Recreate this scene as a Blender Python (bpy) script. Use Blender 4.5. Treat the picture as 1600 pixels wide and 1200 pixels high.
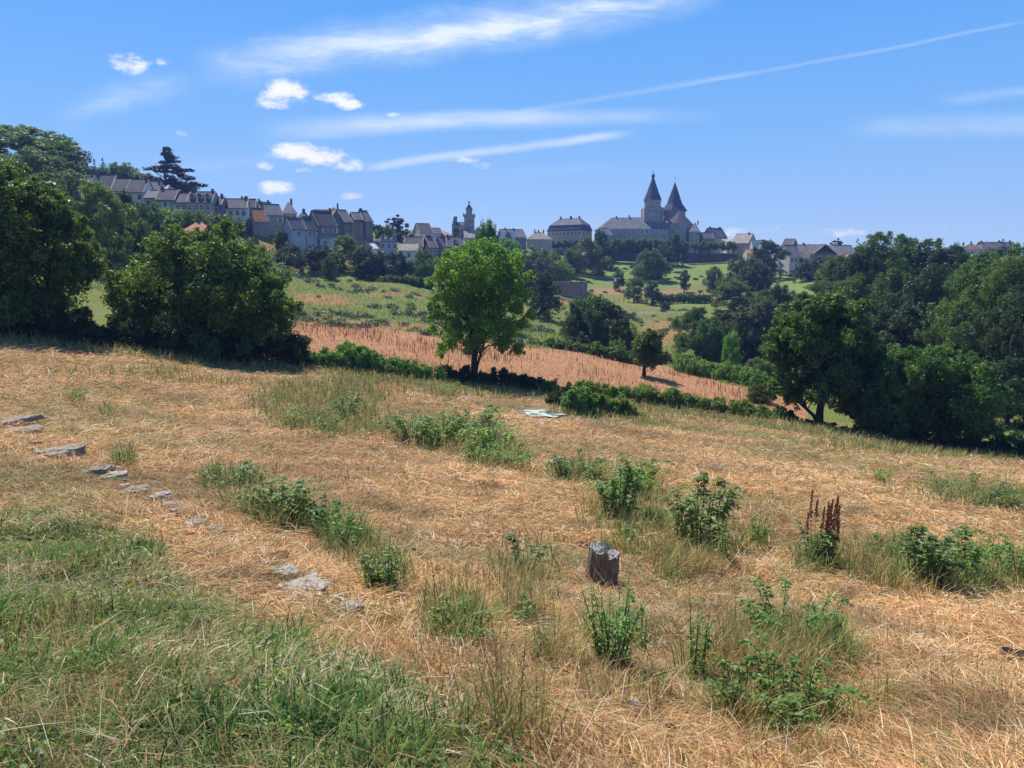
import bpy, math, random
import numpy as np
from mathutils import Vector
for o in list(bpy.data.objects): bpy.data.objects.remove(o)
SC = bpy.context.scene; COL = SC.collection
R = math.radians
# ---------------------------------------------------------------- camera
F = 1209.0; PITCH = R(8.6)
cam = bpy.data.cameras.new('camera'); cam.sensor_width = 36; cam.lens = 36*F/1600
cam.clip_start = 0.05; cam.clip_end = 8000
cam_o = bpy.data.objects.new('camera', cam); COL.objects.link(cam_o)
cam_o.location = (0, 0, 0); cam_o.rotation_euler = (math.pi/2-PITCH, 0, 0); SC.camera = cam_o
SC.view_settings.view_transform = 'Standard'; SC.view_settings.look = 'None'
SC.view_settings.exposure = 0.38; SC.view_settings.gamma = 1.0
SC.cycles.use_denoising = True
SC.cycles.max_bounces = 6; SC.cycles.diffuse_bounces = 2; SC.cycles.transmission_bounces = 4
SC.cycles.transparent_max_bounces = 8; SC.cycles.volume_bounces = 0
SUN_EL, SUN_AZ = R(57), R(-34)          # azimuth measured from +Y (ahead) towards +X
SUN_STR, SKY_STR = 5.0, 0.105
HAZE = 0.00027
def raydir(px, py):
    u = (px-800)/F; v = (600-py)/F
    return np.array([u, math.cos(PITCH)+v*math.sin(PITCH), -math.sin(PITCH)+v*math.cos(PITCH)])
def P(px, py, y):
    d = raydir(px, py); return d*(y/d[1])
def project(x, y, z):
    c, s = math.cos(PITCH), math.sin(PITCH)
    fw = y*c-z*s; up = y*s+z*c
    return 800+F*x/fw, 600-F*up/fw
# ---------------------------------------------------------------- node helper
class NT:
    def __init__(s, tree): s.t = tree; s.n = tree.nodes; s.l = tree.links
    def link(s, a, b): s.l.new(a, b)
    def node(s, typ, ins=None, **kw):
        n = s.n.new(typ)
        for k, v in kw.items(): setattr(n, k, v)
        for k, v in (ins or {}).items():
            if hasattr(v, 'is_output') or isinstance(v, bpy.types.NodeSocket): s.l.new(v, n.inputs[k])
            else: n.inputs[k].default_value = v
        return n
    def m(s, op, a, b=0.0, c=0.0, clamp=False):
        n = s.n.new('ShaderNodeMath'); n.operation = op; n.use_clamp = clamp
        for i, v in enumerate((a, b, c)):
            if isinstance(v, bpy.types.NodeSocket): s.l.new(v, n.inputs[i])
            else: n.inputs[i].default_value = v
        return n.outputs[0]
    def mix(s, f, a, b, mode='MIX'):
        n = s.n.new('ShaderNodeMix'); n.data_type = 'RGBA'; n.blend_type = mode; n.clamp_factor = True
        for k, v in ((0, f), (6, a), (7, b)):
            if isinstance(v, bpy.types.NodeSocket): s.l.new(v, n.inputs[k])
            elif k == 0: n.inputs[0].default_value = v
            else: n.inputs[k].default_value = (*v, 1)
        return n.outputs[2]
    def noise(s, scale, detail=4, rough=0.55, vec=None, dist=0.0):
        n = s.n.new('ShaderNodeTexNoise'); n.inputs['Scale'].default_value = scale
        n.inputs['Detail'].default_value = detail; n.inputs['Roughness'].default_value = rough
        n.inputs['Distortion'].default_value = dist
        if vec is not None: s.l.new(vec, n.inputs['Vector'])
        return n.outputs['Fac']
    def ramp(s, fac, a, b, inv=False):
        n = s.n.new('ShaderNodeMapRange'); n.interpolation_type = 'SMOOTHSTEP'
        s.l.new(fac, n.inputs[0]); n.inputs[1].default_value = a; n.inputs[2].default_value = b
        n.inputs[3].default_value = 1.0 if inv else 0.0; n.inputs[4].default_value = 0.0 if inv else 1.0
        return n.outputs[0]
# ---------------------------------------------------------------- sky with its clouds, and the sun
W = bpy.data.worlds.new('World'); SC.world = W; W.use_nodes = True
def build_sky():
    W.node_tree.nodes.clear(); k = NT(W.node_tree)
    sky = k.node('ShaderNodeTexSky', sky_type='NISHITA', sun_disc=False, sun_elevation=SUN_EL, sun_rotation=SUN_AZ,
                 altitude=400, air_density=1.0, dust_density=0.35, ozone_density=2.2)
    tc = k.node('ShaderNodeTexCoord'); sep = k.node('ShaderNodeSeparateXYZ', {0: tc.outputs['Generated']})
    ay = k.m('MAXIMUM', k.m('ABSOLUTE', sep.outputs[1]), 0.02)
    u0 = k.m('DIVIDE', sep.outputs[0], ay); v0 = k.m('DIVIDE', sep.outputs[2], ay)
    comb = k.node('ShaderNodeCombineXYZ', {0: u0, 1: v0}).outputs[0]
    def uv(px, py):
        d = raydir(px, py); return d[0]/d[1], d[2]/d[1]
    mp = k.node('ShaderNodeMapping', {'Vector': comb, 'Scale': (1, 2.0, 1)}).outputs[0]
    wn = k.m('SUBTRACT', k.noise(5, 4, 0.6, comb), 0.5); wn2 = k.m('SUBTRACT', k.noise(26, 5, 0.6, comb), 0.5)
    # wispy filaments, sheared so that they rise to the right like combed ice cloud
    fil = k.node('ShaderNodeMapping', {'Vector': comb, 'Rotation': (0, 0, R(-28)), 'Scale': (9, 42, 1)}).outputs[0]
    filn = k.noise(1.0, 6, 0.62, fil, 0.4)
    soft = k.noise(3.5, 5, 0.6, mp)
    def streak(p0, p1, w, amp, warp=0.03, wisp=0.8, head=0.15, tail=0.3, grow=0.0, bow=0.0):
        a = uv(*p0); b = uv(*p1); dx, dy = b[0]-a[0], b[1]-a[1]; L = math.hypot(dx, dy); dx /= L; dy /= L
        ru = k.m('SUBTRACT', u0, a[0]); rv = k.m('SUBTRACT', v0, a[1])
        t = k.m('DIVIDE', k.m('ADD', k.m('MULTIPLY', ru, dx), k.m('MULTIPLY', rv, dy)), L)
        s = k.m('SUBTRACT', k.m('MULTIPLY', rv, dx), k.m('MULTIPLY', ru, dy))
        s = k.m('ADD', s, k.m('MULTIPLY', wn, warp)); s = k.m('ADD', s, k.m('MULTIPLY', wn2, warp*0.35))
        if bow: s = k.m('ADD', s, k.m('MULTIPLY', k.m('MULTIPLY', t, k.m('SUBTRACT', 1.0, t)), bow))
        ww = k.m('ADD', w, k.m('MULTIPLY', t, w*grow)) if grow else w
        q = k.m('DIVIDE', k.m('ABSOLUTE', s), ww)
        core = k.ramp(q, 0.0, 1.0, True)
        ends = k.m('MULTIPLY', k.ramp(t, 0.0, head), k.ramp(t, 1.0-tail, 1.0, True))
        wf = k.m('ADD', 1.0-wisp, k.m('MULTIPLY', k.ramp(filn, 0.36, 0.66), wisp))
        return k.m('MULTIPLY', k.m('MULTIPLY', k.m('MULTIPLY', core, ends), wf), amp)
    cir = [streak((290, 112), (1150, -28), 0.034, 0.92, 0.045, 0.65, 0.12, 0.12, 0.3, 0.02),
           streak((520, 84), (1000, 10), 0.018, 0.5, 0.03, 0.5, 0.4, 0.35),
           streak((60, 195), (320, 118), 0.026, 0.42, 0.04, 0.7, 0.5, 0.3),
           streak((370, 206), (1180, 180), 0.020, 0.85, 0.012, 0.45, 0.2, 0.5, -0.4, -0.02),
           streak((560, 262), (1010, 205), 0.0085, 0.75, 0.010, 0.35, 0.1, 0.2),
           streak((660, 200), (1200, 110), 0.0055, 0.2, 0.006, 0.3, 0.4, 0.1),
           streak((1000, 145), (1620, 30), 0.0036, 0.27, 0.005, 0.35, 0.25, 0.1, 0, 0.008),
           streak((1290, 200), (1700, 192), 0.022, 0.34, 0.015, 0.4, 0.3, 0.1),
           streak((1440, 160), (1640, 140), 0.011, 0.26, 0.02, 0.6, 0.4, 0.2),
           streak((180, 275), (480, 240), 0.012, 0.13, 0.02, 0.5, 0.4, 0.3),
           streak((760, 272), (980, 262), 0.008, 0.12, 0.02, 0.5, 0.4, 0.3)]
    tot = cir[0]
    for c in cir[1:]: tot = k.m('ADD', tot, c)
    tot = k.m('MULTIPLY', tot, k.m('ADD', 0.55, k.m('MULTIPLY', soft, 0.9)))
    # cumulus
    blobs = [(203, 100, 30, 15, 0.9), (253, 98, 10, 7, 0.5), (445, 147, 34, 20, 1), (420, 160, 24, 9, .8), (520, 152, 30, 10, .9), (547, 162, 22, 9, .8),
             (616, 179, 12, 4, .6), (450, 238, 36, 16, 1), (500, 246, 44, 16, 1), (550, 257, 32, 11, .9), (417, 257, 18, 9, .7), (478, 265, 18, 6, .7), (432, 294, 27, 12, .8),
             (545, 305, 20, 6, .5), (728, 250, 22, 7, .5), (750, 258, 18, 6, .5), (660, 258, 12, 4, .4), (231, 203, 12, 4, .5), (284, 208, 10, 5, .45), (198, 163, 6, 7, .4), (197, 197, 10, 4, .3),
             (1150, 366, 34, 10, .62), (1200, 360, 24, 6, .4), (1318, 362, 34, 7, .6), (1475, 352, 18, 5, .45), (1590, 273, 12, 4, .4), (500, 338, 10, 4, .3), (620, 292, 10, 4, .3)]
    fld = None; low = None
    cst = k.node('ShaderNodeMapping', {'Vector': comb, 'Scale': (.62, 1.25, 1)}).outputs[0]; cn = k.m('SUBTRACT', k.noise(34, 9, 0.68, cst, 0.25), 0.5); cn2 = k.m('SUBTRACT', k.noise(85, 4, 0.6, comb), 0.5)
    for (px, py, rx, ry, am) in blobs:
        cu, cv = uv(px, py)
        e = k.m('ADD', k.m('POWER', k.m('DIVIDE', k.m('SUBTRACT', u0, cu), rx*1.1/F), 2.0), k.m('POWER', k.m('DIVIDE', k.m('SUBTRACT', v0, cv), ry*.98/F), 2.0))
        e = k.m('MULTIPLY', k.m('SUBTRACT', 1.0, k.m('MULTIPLY', e, 0.62)), am)
        fld = e if fld is None else k.m('MAXIMUM', fld, e)
    fld = k.m('MAXIMUM', fld, -0.8)
    dens = k.ramp(k.m('ADD', fld, k.m('ADD', k.m('MULTIPLY', cn, 2.9), k.m('MULTIPLY', cn2, 0.7))), 0.22, 1.05)
    hs = k.node('ShaderNodeHueSaturation', {'Color': sky.outputs[0], 'Saturation': 1.25, 'Value': .95}).outputs[0]
    hs = k.mix(1.0, hs, (1.02, 1.0, 1.10), 'MULTIPLY')
    el = k.m('DIVIDE', sep.outputs[2], k.m('SQRT', k.m('ADD', k.m('MULTIPLY', sep.outputs[0], sep.outputs[0]), k.m('MULTIPLY', sep.outputs[1], sep.outputs[1]))))
    gr = k.node('ShaderNodeValToRGB', {0: k.m('MULTIPLY', el, 1.0, clamp=True)}); cre = gr.color_ramp.elements; q = 0.77/(SKY_STR*10)
    for i, (p_, c_) in enumerate([(0.0, (.47, .68, .97)), (.06, (.37, .60, .96)), (.16, (.22, .50, .96)), (.31, (.125, .405, .955)), (.6, (.07, .27, .75)), (1.0, (.05, .19, .56))]):
        t_ = cre[i] if i < 2 else cre.new(p_); t_.position = p_; t_.color = (c_[0]*q, c_[1]*q, c_[2]*q, 1)
    grs = k.mix(1.0, gr.outputs[0], (10, 10, 10), 'MULTIPLY'); hs = k.mix(.88, hs, grs)
    c1 = k.mix(k.m('MULTIPLY', tot, 0.9, clamp=True), hs, (6.1, 6.9, 7.6))
    shade = k.mix(k.ramp(k.m('ADD', k.m('MULTIPLY', cn, 1.0), k.m('MULTIPLY', fld, .30)), 0.0, 0.42), (5.5, 6.1, 7.0), (7.9, 7.9, 7.9))
    c2 = k.mix(k.m('MULTIPLY', dens, 0.96), c1, shade)
    bg = k.node('ShaderNodeBackground', {'Color': c2, 'Strength': SKY_STR})
    k.link(bg.outputs[0], k.node('ShaderNodeOutputWorld').inputs[0])
build_sky()
sun = bpy.data.lights.new('sun', 'SUN'); sun.energy = SUN_STR; sun.angle = R(0.5); sun.color = (1.0, 0.95, 0.87)
sun_o = bpy.data.objects.new('sun', sun); COL.objects.link(sun_o)
sv = Vector((math.sin(SUN_AZ)*math.cos(SUN_EL), math.cos(SUN_AZ)*math.cos(SUN_EL), math.sin(SUN_EL)))
sun_o.rotation_euler = sv.to_track_quat('Z', 'Y').to_euler(); sun_o.location = (-60, 60, 120)

# ---------------------------------------------------------------- terrain
CP = [(0,1200,2.3),(800,1200,2.3),(1600,1200,2.7),(0,1000,3.6),(400,1000,4.0),(0,850,6.5),(0,700,13),(0,650,18),(0,526,42),(300,562,46),
 (200,640,24),(460,915,5.6),(650,1000,4.3),(940,905,8.5),(800,800,12),(600,750,15),(600,650,30),(740,602,58),(1200,1000,6),(1600,1000,7),
 (1200,1150,3.6),(1200,800,15),(1600,800,18),(1600,900,11),(1200,700,33),(1600,735,36),(1280,668,55),(1450,698,53),(1600,716,50),(1000,655,45),
 (1200,658,58),(855,648,42),(500,520,85),(800,550,85),(1005,592,80),(1190,625,75),(1200,600,95),(460,500,105),(800,500,150),(650,470,150),
 (460,431,183),(620,439,183),(480,396,200),(440,392,198),(300,318,232),(380,338,240),(480,352,245),(560,366,262),(200,300,240),(850,490,170),(940,545,112),(1100,560,128),(1040,500,190),(1000,490,200),(900,460,255),(1060,455,270),(1000,430,300),
 (930,425,310),(1060,412,345),(1240,430,290),(1250,470,200),(1300,560,120),(1300,500,150),(1500,600,90),(1600,600,85),(1500,400,260),
 (150,445,90),(120,480,70),(200,400,130),(0,335,140),(0,285,175),(100,312,178),(220,335,190),(320,335,195),(420,352,212),(500,371,216),(560,373,226),
 (380,387,170),(600,405,226),(650,382,290),(735,372,330),(860,394,350),(1150,405,350),(1280,410,310),(50,282,190),(250,298,240),(1540,400,320)]
pts = [P(*c) for c in CP]
pts += [np.array(q, float) for q in [(-300,420,24),(-150,480,14),(0,550,0),(300,550,-6),(-1500,1500,-30),(0,1500,-40),(1500,1500,-40),(-12,5,-1.8),(14,5,-4.2),
        (5,-2,-1.9),(-5,-2,-1.2),(0,0,-1.55),(160,110,-10),(-170,120,24),(-60,40,-1),(75,45,-14),(250,250,-5),(-30,20,-2.6),(35,20,-8)]]
pts = np.array(pts)
def warp(x, y):
    q = np.maximum(y, -2.5)+4
    return np.clip(x/q, -2.2, 2.2)*1.5, np.log(q)
def tps_k(r2): return 0.5*r2*np.log(np.maximum(r2, 1e-12))
pa, pb = warp(pts[:, 0], pts[:, 1]); n_ = len(pts)
K = tps_k((pa[:, None]-pa)**2+(pb[:, None]-pb)**2)+np.eye(n_)*1e-3
# heights are fitted as z / distance so that near and far points weigh alike
sc_ = 4+np.maximum(pts[:, 1], 0)
Pm = np.stack([np.ones(n_), pa, pb], 1)
A = np.block([[K, Pm], [Pm.T, np.zeros((3, 3))]])
WT = np.linalg.solve(A, np.concatenate([pts[:, 2]/sc_, np.zeros(3)]))
def vnoise(x, y, s, seed=0):
    x = np.asarray(x, float)*s+seed*17.3; y = np.asarray(y, float)*s+seed*9.1
    xi = np.floor(x).astype(np.int64); yi = np.floor(y).astype(np.int64); fx = x-xi; fy = y-yi
    fx = fx*fx*(3-2*fx); fy = fy*fy*(3-2*fy)
    def h(a, b):
        n = (a*374761393+b*668265263+seed*974711) & 0x7fffffff; n = ((n ^ (n >> 13))*1274126177) & 0x7fffffff
        return ((n ^ (n >> 16)) & 0xffff)/65535.0
    return (h(xi, yi)*(1-fx)+h(xi+1, yi)*fx)*(1-fy)+(h(xi, yi+1)*(1-fx)+h(xi+1, yi+1)*fx)*fy
def fbm(x, y, s, seed=0, o=4):
    v = 0; a = 1; t = 0
    for i in range(o): v = v+a*vnoise(x, y, s*2**i, seed+i); t += a; a *= 0.5
    return v/t
def H(x, y):
    x = np.atleast_1d(np.asarray(x, float)); y = np.atleast_1d(np.asarray(y, float))
    out = np.zeros(x.shape)
    xf, yf = x.ravel(), y.ravel(); of = out.ravel()
    for i in range(0, len(xf), 20000):
        a, b = warp(xf[i:i+20000], yf[i:i+20000])
        k = tps_k((a[:, None]-pa)**2+(b[:, None]-pb)**2)
        of[i:i+20000] = (k@WT[:n_]+WT[n_]+WT[n_+1]*a+WT[n_+2]*b)*(4+np.maximum(yf[i:i+20000], 0))
    z = of.reshape(x.shape)
    amp = np.clip(y/80, 0.06, 1.0)
    z = z+(fbm(x, y, 0.9, 3, 3)-.5)*0.12+(fbm(x, y, 0.08, 5, 3)-.5)*0.9*amp
    far = np.clip((y-430)/300, 0, 1)
    return z*(1-far)-25*far
def H1(x, y): return float(H(x, y)[0])
def ground_px(px, py, lo=1.5, hi=420):
    px = np.atleast_1d(np.asarray(px, float)); py = np.atleast_1d(np.asarray(py, float))
    out = []
    for a, b in zip(px, py):
        d = raydir(a, b); d = d/d[1]; ys = np.exp(np.linspace(math.log(lo), math.log(hi), 260))
        df = H(d[0]*ys, ys)-d[2]*ys
        i = np.argmax(df > 0)
        if df[i] <= 0: i = len(ys)-1
        y = ys[i] if i == 0 else ys[i-1]+(ys[i]-ys[i-1])*(-df[i-1])/(df[i]-df[i-1]+1e-9)
        out.append((d[0]*y, y, d[2]*y))
    return np.array(out)
def gp(px, py): return ground_px(px, py)[0]
HX = [-200, 0, 170, 300, 470, 700, 850, 1050, 1230, 1400, 1600, 1900]; HY = [505, 522, 545, 560, 572, 603, 617, 642, 667, 690, 712, 735]
DX = [380, 430, 460, 600, 680, 800, 900, 1000, 1060, 1150, 1215]; DY = [506, 505, 507, 514, 524, 538, 545, 556, 575, 600, 618]
GX = [-400, 0, 130, 240, 290, 380, 460, 560, 640, 700, 760, 830, 900]; GY = [790, 805, 800, 835, 900, 945, 985, 1030, 1075, 1120, 1165, 1215, 1290]
def ell(px, py, lst):
    w = np.zeros(np.shape(px))
    for (cx, cy, rx, ry, s, rot) in lst:
        c, sn = math.cos(R(rot)), math.sin(R(rot)); dx = px-cx; dy = py-cy
        a = (dx*c+dy*sn)/rx; b = (-dx*sn+dy*c)/ry
        w = np.maximum(w, s*np.clip(1.35-(a*a+b*b), 0, 1))
    return w
GREENS = [(500,640,110,45,.8,8),(720,685,125,34,1,12),(520,600,60,16,.8,0),(1120,676,190,8,.9,7),(800,637,60,6,1,5),(700,608,90,6,.5,4),(1000,625,110,14,.7,6),(430,790,110,30,.8,20),(560,850,70,36,.6,25),
          (1010,790,110,60,.7,20),(905,742,60,22,.8,0),(1080,850,90,45,.6,0),(1200,1060,150,90,.6,0),(1420,880,220,40,.7,5),(1540,770,110,22,.9,8),(1330,720,220,14,.45,6),(1500,705,200,14,.6,3),
          (700,980,70,50,.35,0),(880,1000,120,40,.3,0),(960,1060,80,40,.3,0),(60,630,120,10,.25,5),(270,660,60,12,.2,0),(300,575,400,8,.35,3),(60,760,140,40,.45,20)]
def cover(x, y, z):
    """weights of green grass, rusty dock field, bare earth and lawn at world points"""
    px, py = project(x, np.maximum(y, 0.5), z)
    n1 = fbm(x, y, 0.35, 11, 4); n2 = fbm(x, y, 1.6, 21, 3)
    yh = np.interp(px, HX, HY); yg = np.interp(px, GX, GY)
    near = (y < 64) & (py > yh-14); beyond = ~near
    bank = np.clip((py-yg)/30+(n2-.5)*2.5, 0, 1)*(y < 16)
    g = bank*0.95
    g = np.maximum(g, ell(px, py, GREENS)*np.clip((n2*0.6+n1*0.4-0.28)*4, 0, 1)*near)
    g = np.maximum(g, near*np.clip((n1-0.60)*4, 0, 0.3))
    g = np.maximum(g, near*np.clip(1.3-np.abs(py-yh-1)/9, 0, .9)*np.clip(n2*2-.2, 0, 1))
    yd = np.interp(px, DX, DY)
    dock = (beyond & (px > 300) & (px < 1260)).astype(float)*np.clip((py-yd)/6+(n1-.5)*2, 0, 1)*(y < 130)
    nf = fbm(x, y, 0.035, 31, 5); nm = fbm(x, y, 0.12, 41, 4)
    meadow = np.clip((nf*0.5+nm*0.5-0.30)*6, 0, 1)
    meadow = np.where((px > 880), np.clip(meadow+0.35, 0, 1), meadow)
    meadow = meadow*(1-ell(px, py, [(505,468,50,9,1,3),(560,508,150,8,1,3),(1040,520,45,22,.8,0),(940,455,80,5,1,2),(1040,388+70,90,4,1,0),(430,383,30,5,1,0)]))
    lawn = ell(px, py, [(1240,440,45,30,1,0),(1000,420,110,28,1,0),(1150,425,110,18,1,0),(1060,470,60,8,1,0),(360,380,40,12,1,0),(1000,437,120,14,1,0)])*(y > 140)
    g = np.where(beyond, np.maximum(meadow, lawn)*(1-dock), g)
    bare = ell(px, py, [(930,656,44,7,1,4),(850,646,48,9,1.3,4)])*near
    bare = np.maximum(bare, ell(px, py, [(915,452,50,2.2,1,5),(1045,456,60,1.8,1,0),(1000,488,45,2.5,1,2),(820,446,70,2.2,1,6),(960,440,14,5,.6,0)])*beyond*(y > 120))
    stonew = 0
    return np.clip(g, 0, 1), dock, np.clip(bare, 0, 1), lawn
# ---------------------------------------------------------------- mesh + object helpers
def tag(o, label=None, cat=None, group=None, kind=None):
    for k, v in (('label', label), ('category', cat), ('group', group), ('kind', kind)):
        if v: o[k] = v
    return o
def mesh_np(name, V, loops, starts, mat, col=None, smooth=False, uvname='Col'):
    me = bpy.data.meshes.new(name)
    V = np.asarray(V, np.float32); loops = np.asarray(loops, np.int32); starts = np.asarray(starts, np.int32)
    me.vertices.add(len(V)); me.vertices.foreach_set('co', V.ravel())
    me.loops.add(len(loops)); me.loops.foreach_set('vertex_index', loops)
    me.polygons.add(len(starts)); me.polygons.foreach_set('loop_start', starts)
    if smooth: me.polygons.foreach_set('use_smooth', np.ones(len(starts), bool))
    me.update(calc_edges=True)
    if col is not None:
        at = me.attributes.new('Col', 'FLOAT_COLOR', 'POINT'); c = np.ones((len(V), 4), np.float32); c[:, :col.shape[1]] = col
        at.data.foreach_set('color', c.ravel())
    for m in (mat if isinstance(mat, (list, tuple)) else [mat]): me.materials.append(m)
    return me
def link(name, me, parent=None, loc=None, rot=None, scale=None):
    o = bpy.data.objects.new(name, me); COL.objects.link(o)
    if parent: o.parent = parent
    if loc is not None: o.location = loc
    if rot is not None: o.rotation_euler = rot
    if scale is not None: o.scale = scale
    return o
def empty(name, loc, rz=0): return link(name, None, None, loc, (0, 0, rz))
class MB:
    """collects polygons, builds one mesh"""
    def __init__(s): s.v = []; s.f = []; s.mi = []
    def add(s, vs, fs, mi=0):
        b = len(s.v); s.v += [tuple(map(float, v)) for v in vs]; s.f += [[b+i for i in f] for f in fs]; s.mi += [mi]*len(fs); return s
    def box(s, x0, x1, y0, y1, z0, z1, mi=0, taper=0.0):
        t = taper; xm, ym = (x0+x1)/2, (y0+y1)/2
        def q(x, y, z): return (xm+(x-xm)*(1-t), ym+(y-ym)*(1-t), z)
        return s.add([(x0,y0,z0),(x1,y0,z0),(x1,y1,z0),(x0,y1,z0),q(x0,y0,z1),q(x1,y0,z1),q(x1,y1,z1),q(x0,y1,z1)],
                     [(0,3,2,1),(4,5,6,7),(0,1,5,4),(1,2,6,5),(2,3,7,6),(3,0,4,7)], mi)
    def ring(s, prof, n, cx=0, cy=0, mi=0, rot=0.0, sq=None):
        """lathe: prof = [(r,z)...]"""
        vs = []
        for r, z in prof:
            for i in range(n):
                a = rot+2*math.pi*i/n; vs.append((cx+r*math.cos(a), cy+r*math.sin(a), z))
        fs = []
        for j in range(len(prof)-1):
            for i in range(n): fs.append((j*n+i, j*n+(i+1) % n, (j+1)*n+(i+1) % n, (j+1)*n+i))
        fs.append(tuple(reversed(range(n)))); fs.append(tuple((len(prof)-1)*n+i for i in range(n)))
        return s.add(vs, fs, mi)
    def tube(s, p, r, n=6, mi=0):
        vs = []; m = len(p); p = [np.array(q, float) for q in p]
        for i in range(m):
            d = p[min(i+1, m-1)]-p[max(i-1, 0)]; d = d/(np.linalg.norm(d)+1e-9)
            a = np.cross(d, (0.13, 0.9, 0.2) if abs(d[2]) > .8 else (0, 0, 1)); a /= np.linalg.norm(a)+1e-9; b = np.cross(d, a)
            for j in range(n):
                t = 2*math.pi*j/n; vs.append(p[i]+r[i]*(math.cos(t)*a+math.sin(t)*b))
        fs = [(i*n+j, i*n+(j+1) % n, (i+1)*n+(j+1) % n, (i+1)*n+j) for i in range(m-1) for j in range(n)]
        fs += [tuple(reversed(range(n))), tuple((m-1)*n+j for j in range(n))]
        return s.add(vs, fs, mi)
    def mesh(s, name, mats, smooth=False):
        me = bpy.data.meshes.new(name); me.from_pydata(s.v, [], s.f)
        for m in (mats if isinstance(mats, (list, tuple)) else [mats]): me.materials.append(m)
        if any(s.mi): me.polygons.foreach_set('material_index', s.mi)
        if smooth: me.polygons.foreach_set('use_smooth', [True]*len(s.f))
        me.update(); return me
    def build(s, name, mats, parent=None, smooth=False, **kw): return link(name, s.mesh(name, mats, smooth), parent, **kw)
# ---------------------------------------------------------------- materials
def newmat(name):
    m = bpy.data.materials.new(name); m.use_nodes = True; m.node_tree.nodes.clear(); return m, NT(m.node_tree)
def finish(k, shader): k.link(shader, k.node('ShaderNodeOutputMaterial').inputs[0])
def mat_plain(name, c1, c2=None, scale=2.0, rough=0.9, bump=0.0, bscale=8.0, spec=0.2, detail=4, vrand=0.0, streak=False):
    m, k = newmat(name); tc = k.node('ShaderNodeTexCoord').outputs['Object']
    c2 = c2 or tuple(v*0.75 for v in c1)
    if streak: tc2 = k.node('ShaderNodeMapping', {'Vector': tc, 'Scale': (1, 1, 0.25)}).outputs[0]
    else: tc2 = tc
    n = k.ramp(k.noise(scale, detail, 0.62, tc2), 0.3, 0.7); c = k.mix(n, c1, c2)
    if vrand:
        rn = k.node('ShaderNodeObjectInfo').outputs['Random']
        v = k.m('ADD', 1-vrand, k.m('MULTIPLY', rn, 2*vrand)); cc = k.node('ShaderNodeCombineColor', {0: v, 1: v, 2: v}).outputs[0]
        c = k.mix(1.0, c, cc, 'MULTIPLY')
    b = k.node('ShaderNodeBsdfPrincipled', {'Base Color': c, 'Roughness': rough, 'Specular IOR Level': spec})
    if bump:
        bn = k.node('ShaderNodeBump', {'Height': k.noise(bscale, 6, 0.65, tc2), 'Strength': bump, 'Distance': 0.05}); k.link(bn.outputs[0], b.inputs['Normal'])
    finish(k, b.outputs[0]); return m
def mat_leaf(name, base, var=0.35, trans=0.35, hue=0.04, tcol=None):
    m, k = newmat(name); at = k.node('ShaderNodeAttribute', attribute_name='Col').outputs['Color']
    oi = k.node('ShaderNodeObjectInfo').outputs['Random']
    sx = k.node('ShaderNodeSeparateColor', {0: at}).outputs[0]
    v = k.m('ADD', 1-var, k.m('MULTIPLY', sx, 2*var)); v = k.m('MULTIPLY', v, k.m('ADD', 0.82, k.m('MULTIPLY', oi, 0.36)))
    hsv = k.node('ShaderNodeHueSaturation', {'Color': (*base, 1), 'Value': v, 'Hue': k.m('ADD', 0.5-hue/2, k.m('MULTIPLY', k.m('FRACT', k.m('MULTIPLY', oi, 7.31)), hue)), 'Saturation': 0.95}).outputs[0]
    hsv = k.mix(k.m('MULTIPLY', k.ramp(sx, 0.55, 1.0), 0.4), hsv, (base[0]*2.0, base[1]*1.5, base[2]*1.2))
    b = k.node('ShaderNodeBsdfPrincipled', {'Base Color': hsv, 'Roughness': 0.48, 'Specular IOR Level': 0.38})
    t = k.node('ShaderNodeBsdfTranslucent', {'Color': k.mix(1.0, hsv, tcol or (1.5, 1.45, 0.5), 'MULTIPLY')})
    mx = k.node('ShaderNodeMixShader', {0: trans, 1: b.outputs[0], 2: t.outputs[0]}); finish(k, mx.outputs[0]); return m
def mat_blade(name, trans=0.3, rough=0.7):
    m, k = newmat(name); at = k.node('ShaderNodeAttribute', attribute_name='Col').outputs['Color']
    b = k.node('ShaderNodeBsdfPrincipled', {'Base Color': at, 'Roughness': rough, 'Specular IOR Level': 0.25})
    t = k.node('ShaderNodeBsdfTranslucent', {'Color': at})
    mx = k.node('ShaderNodeMixShader', {0: trans, 1: b.outputs[0], 2: t.outputs[0]}); finish(k, mx.outputs[0]); return m
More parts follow.
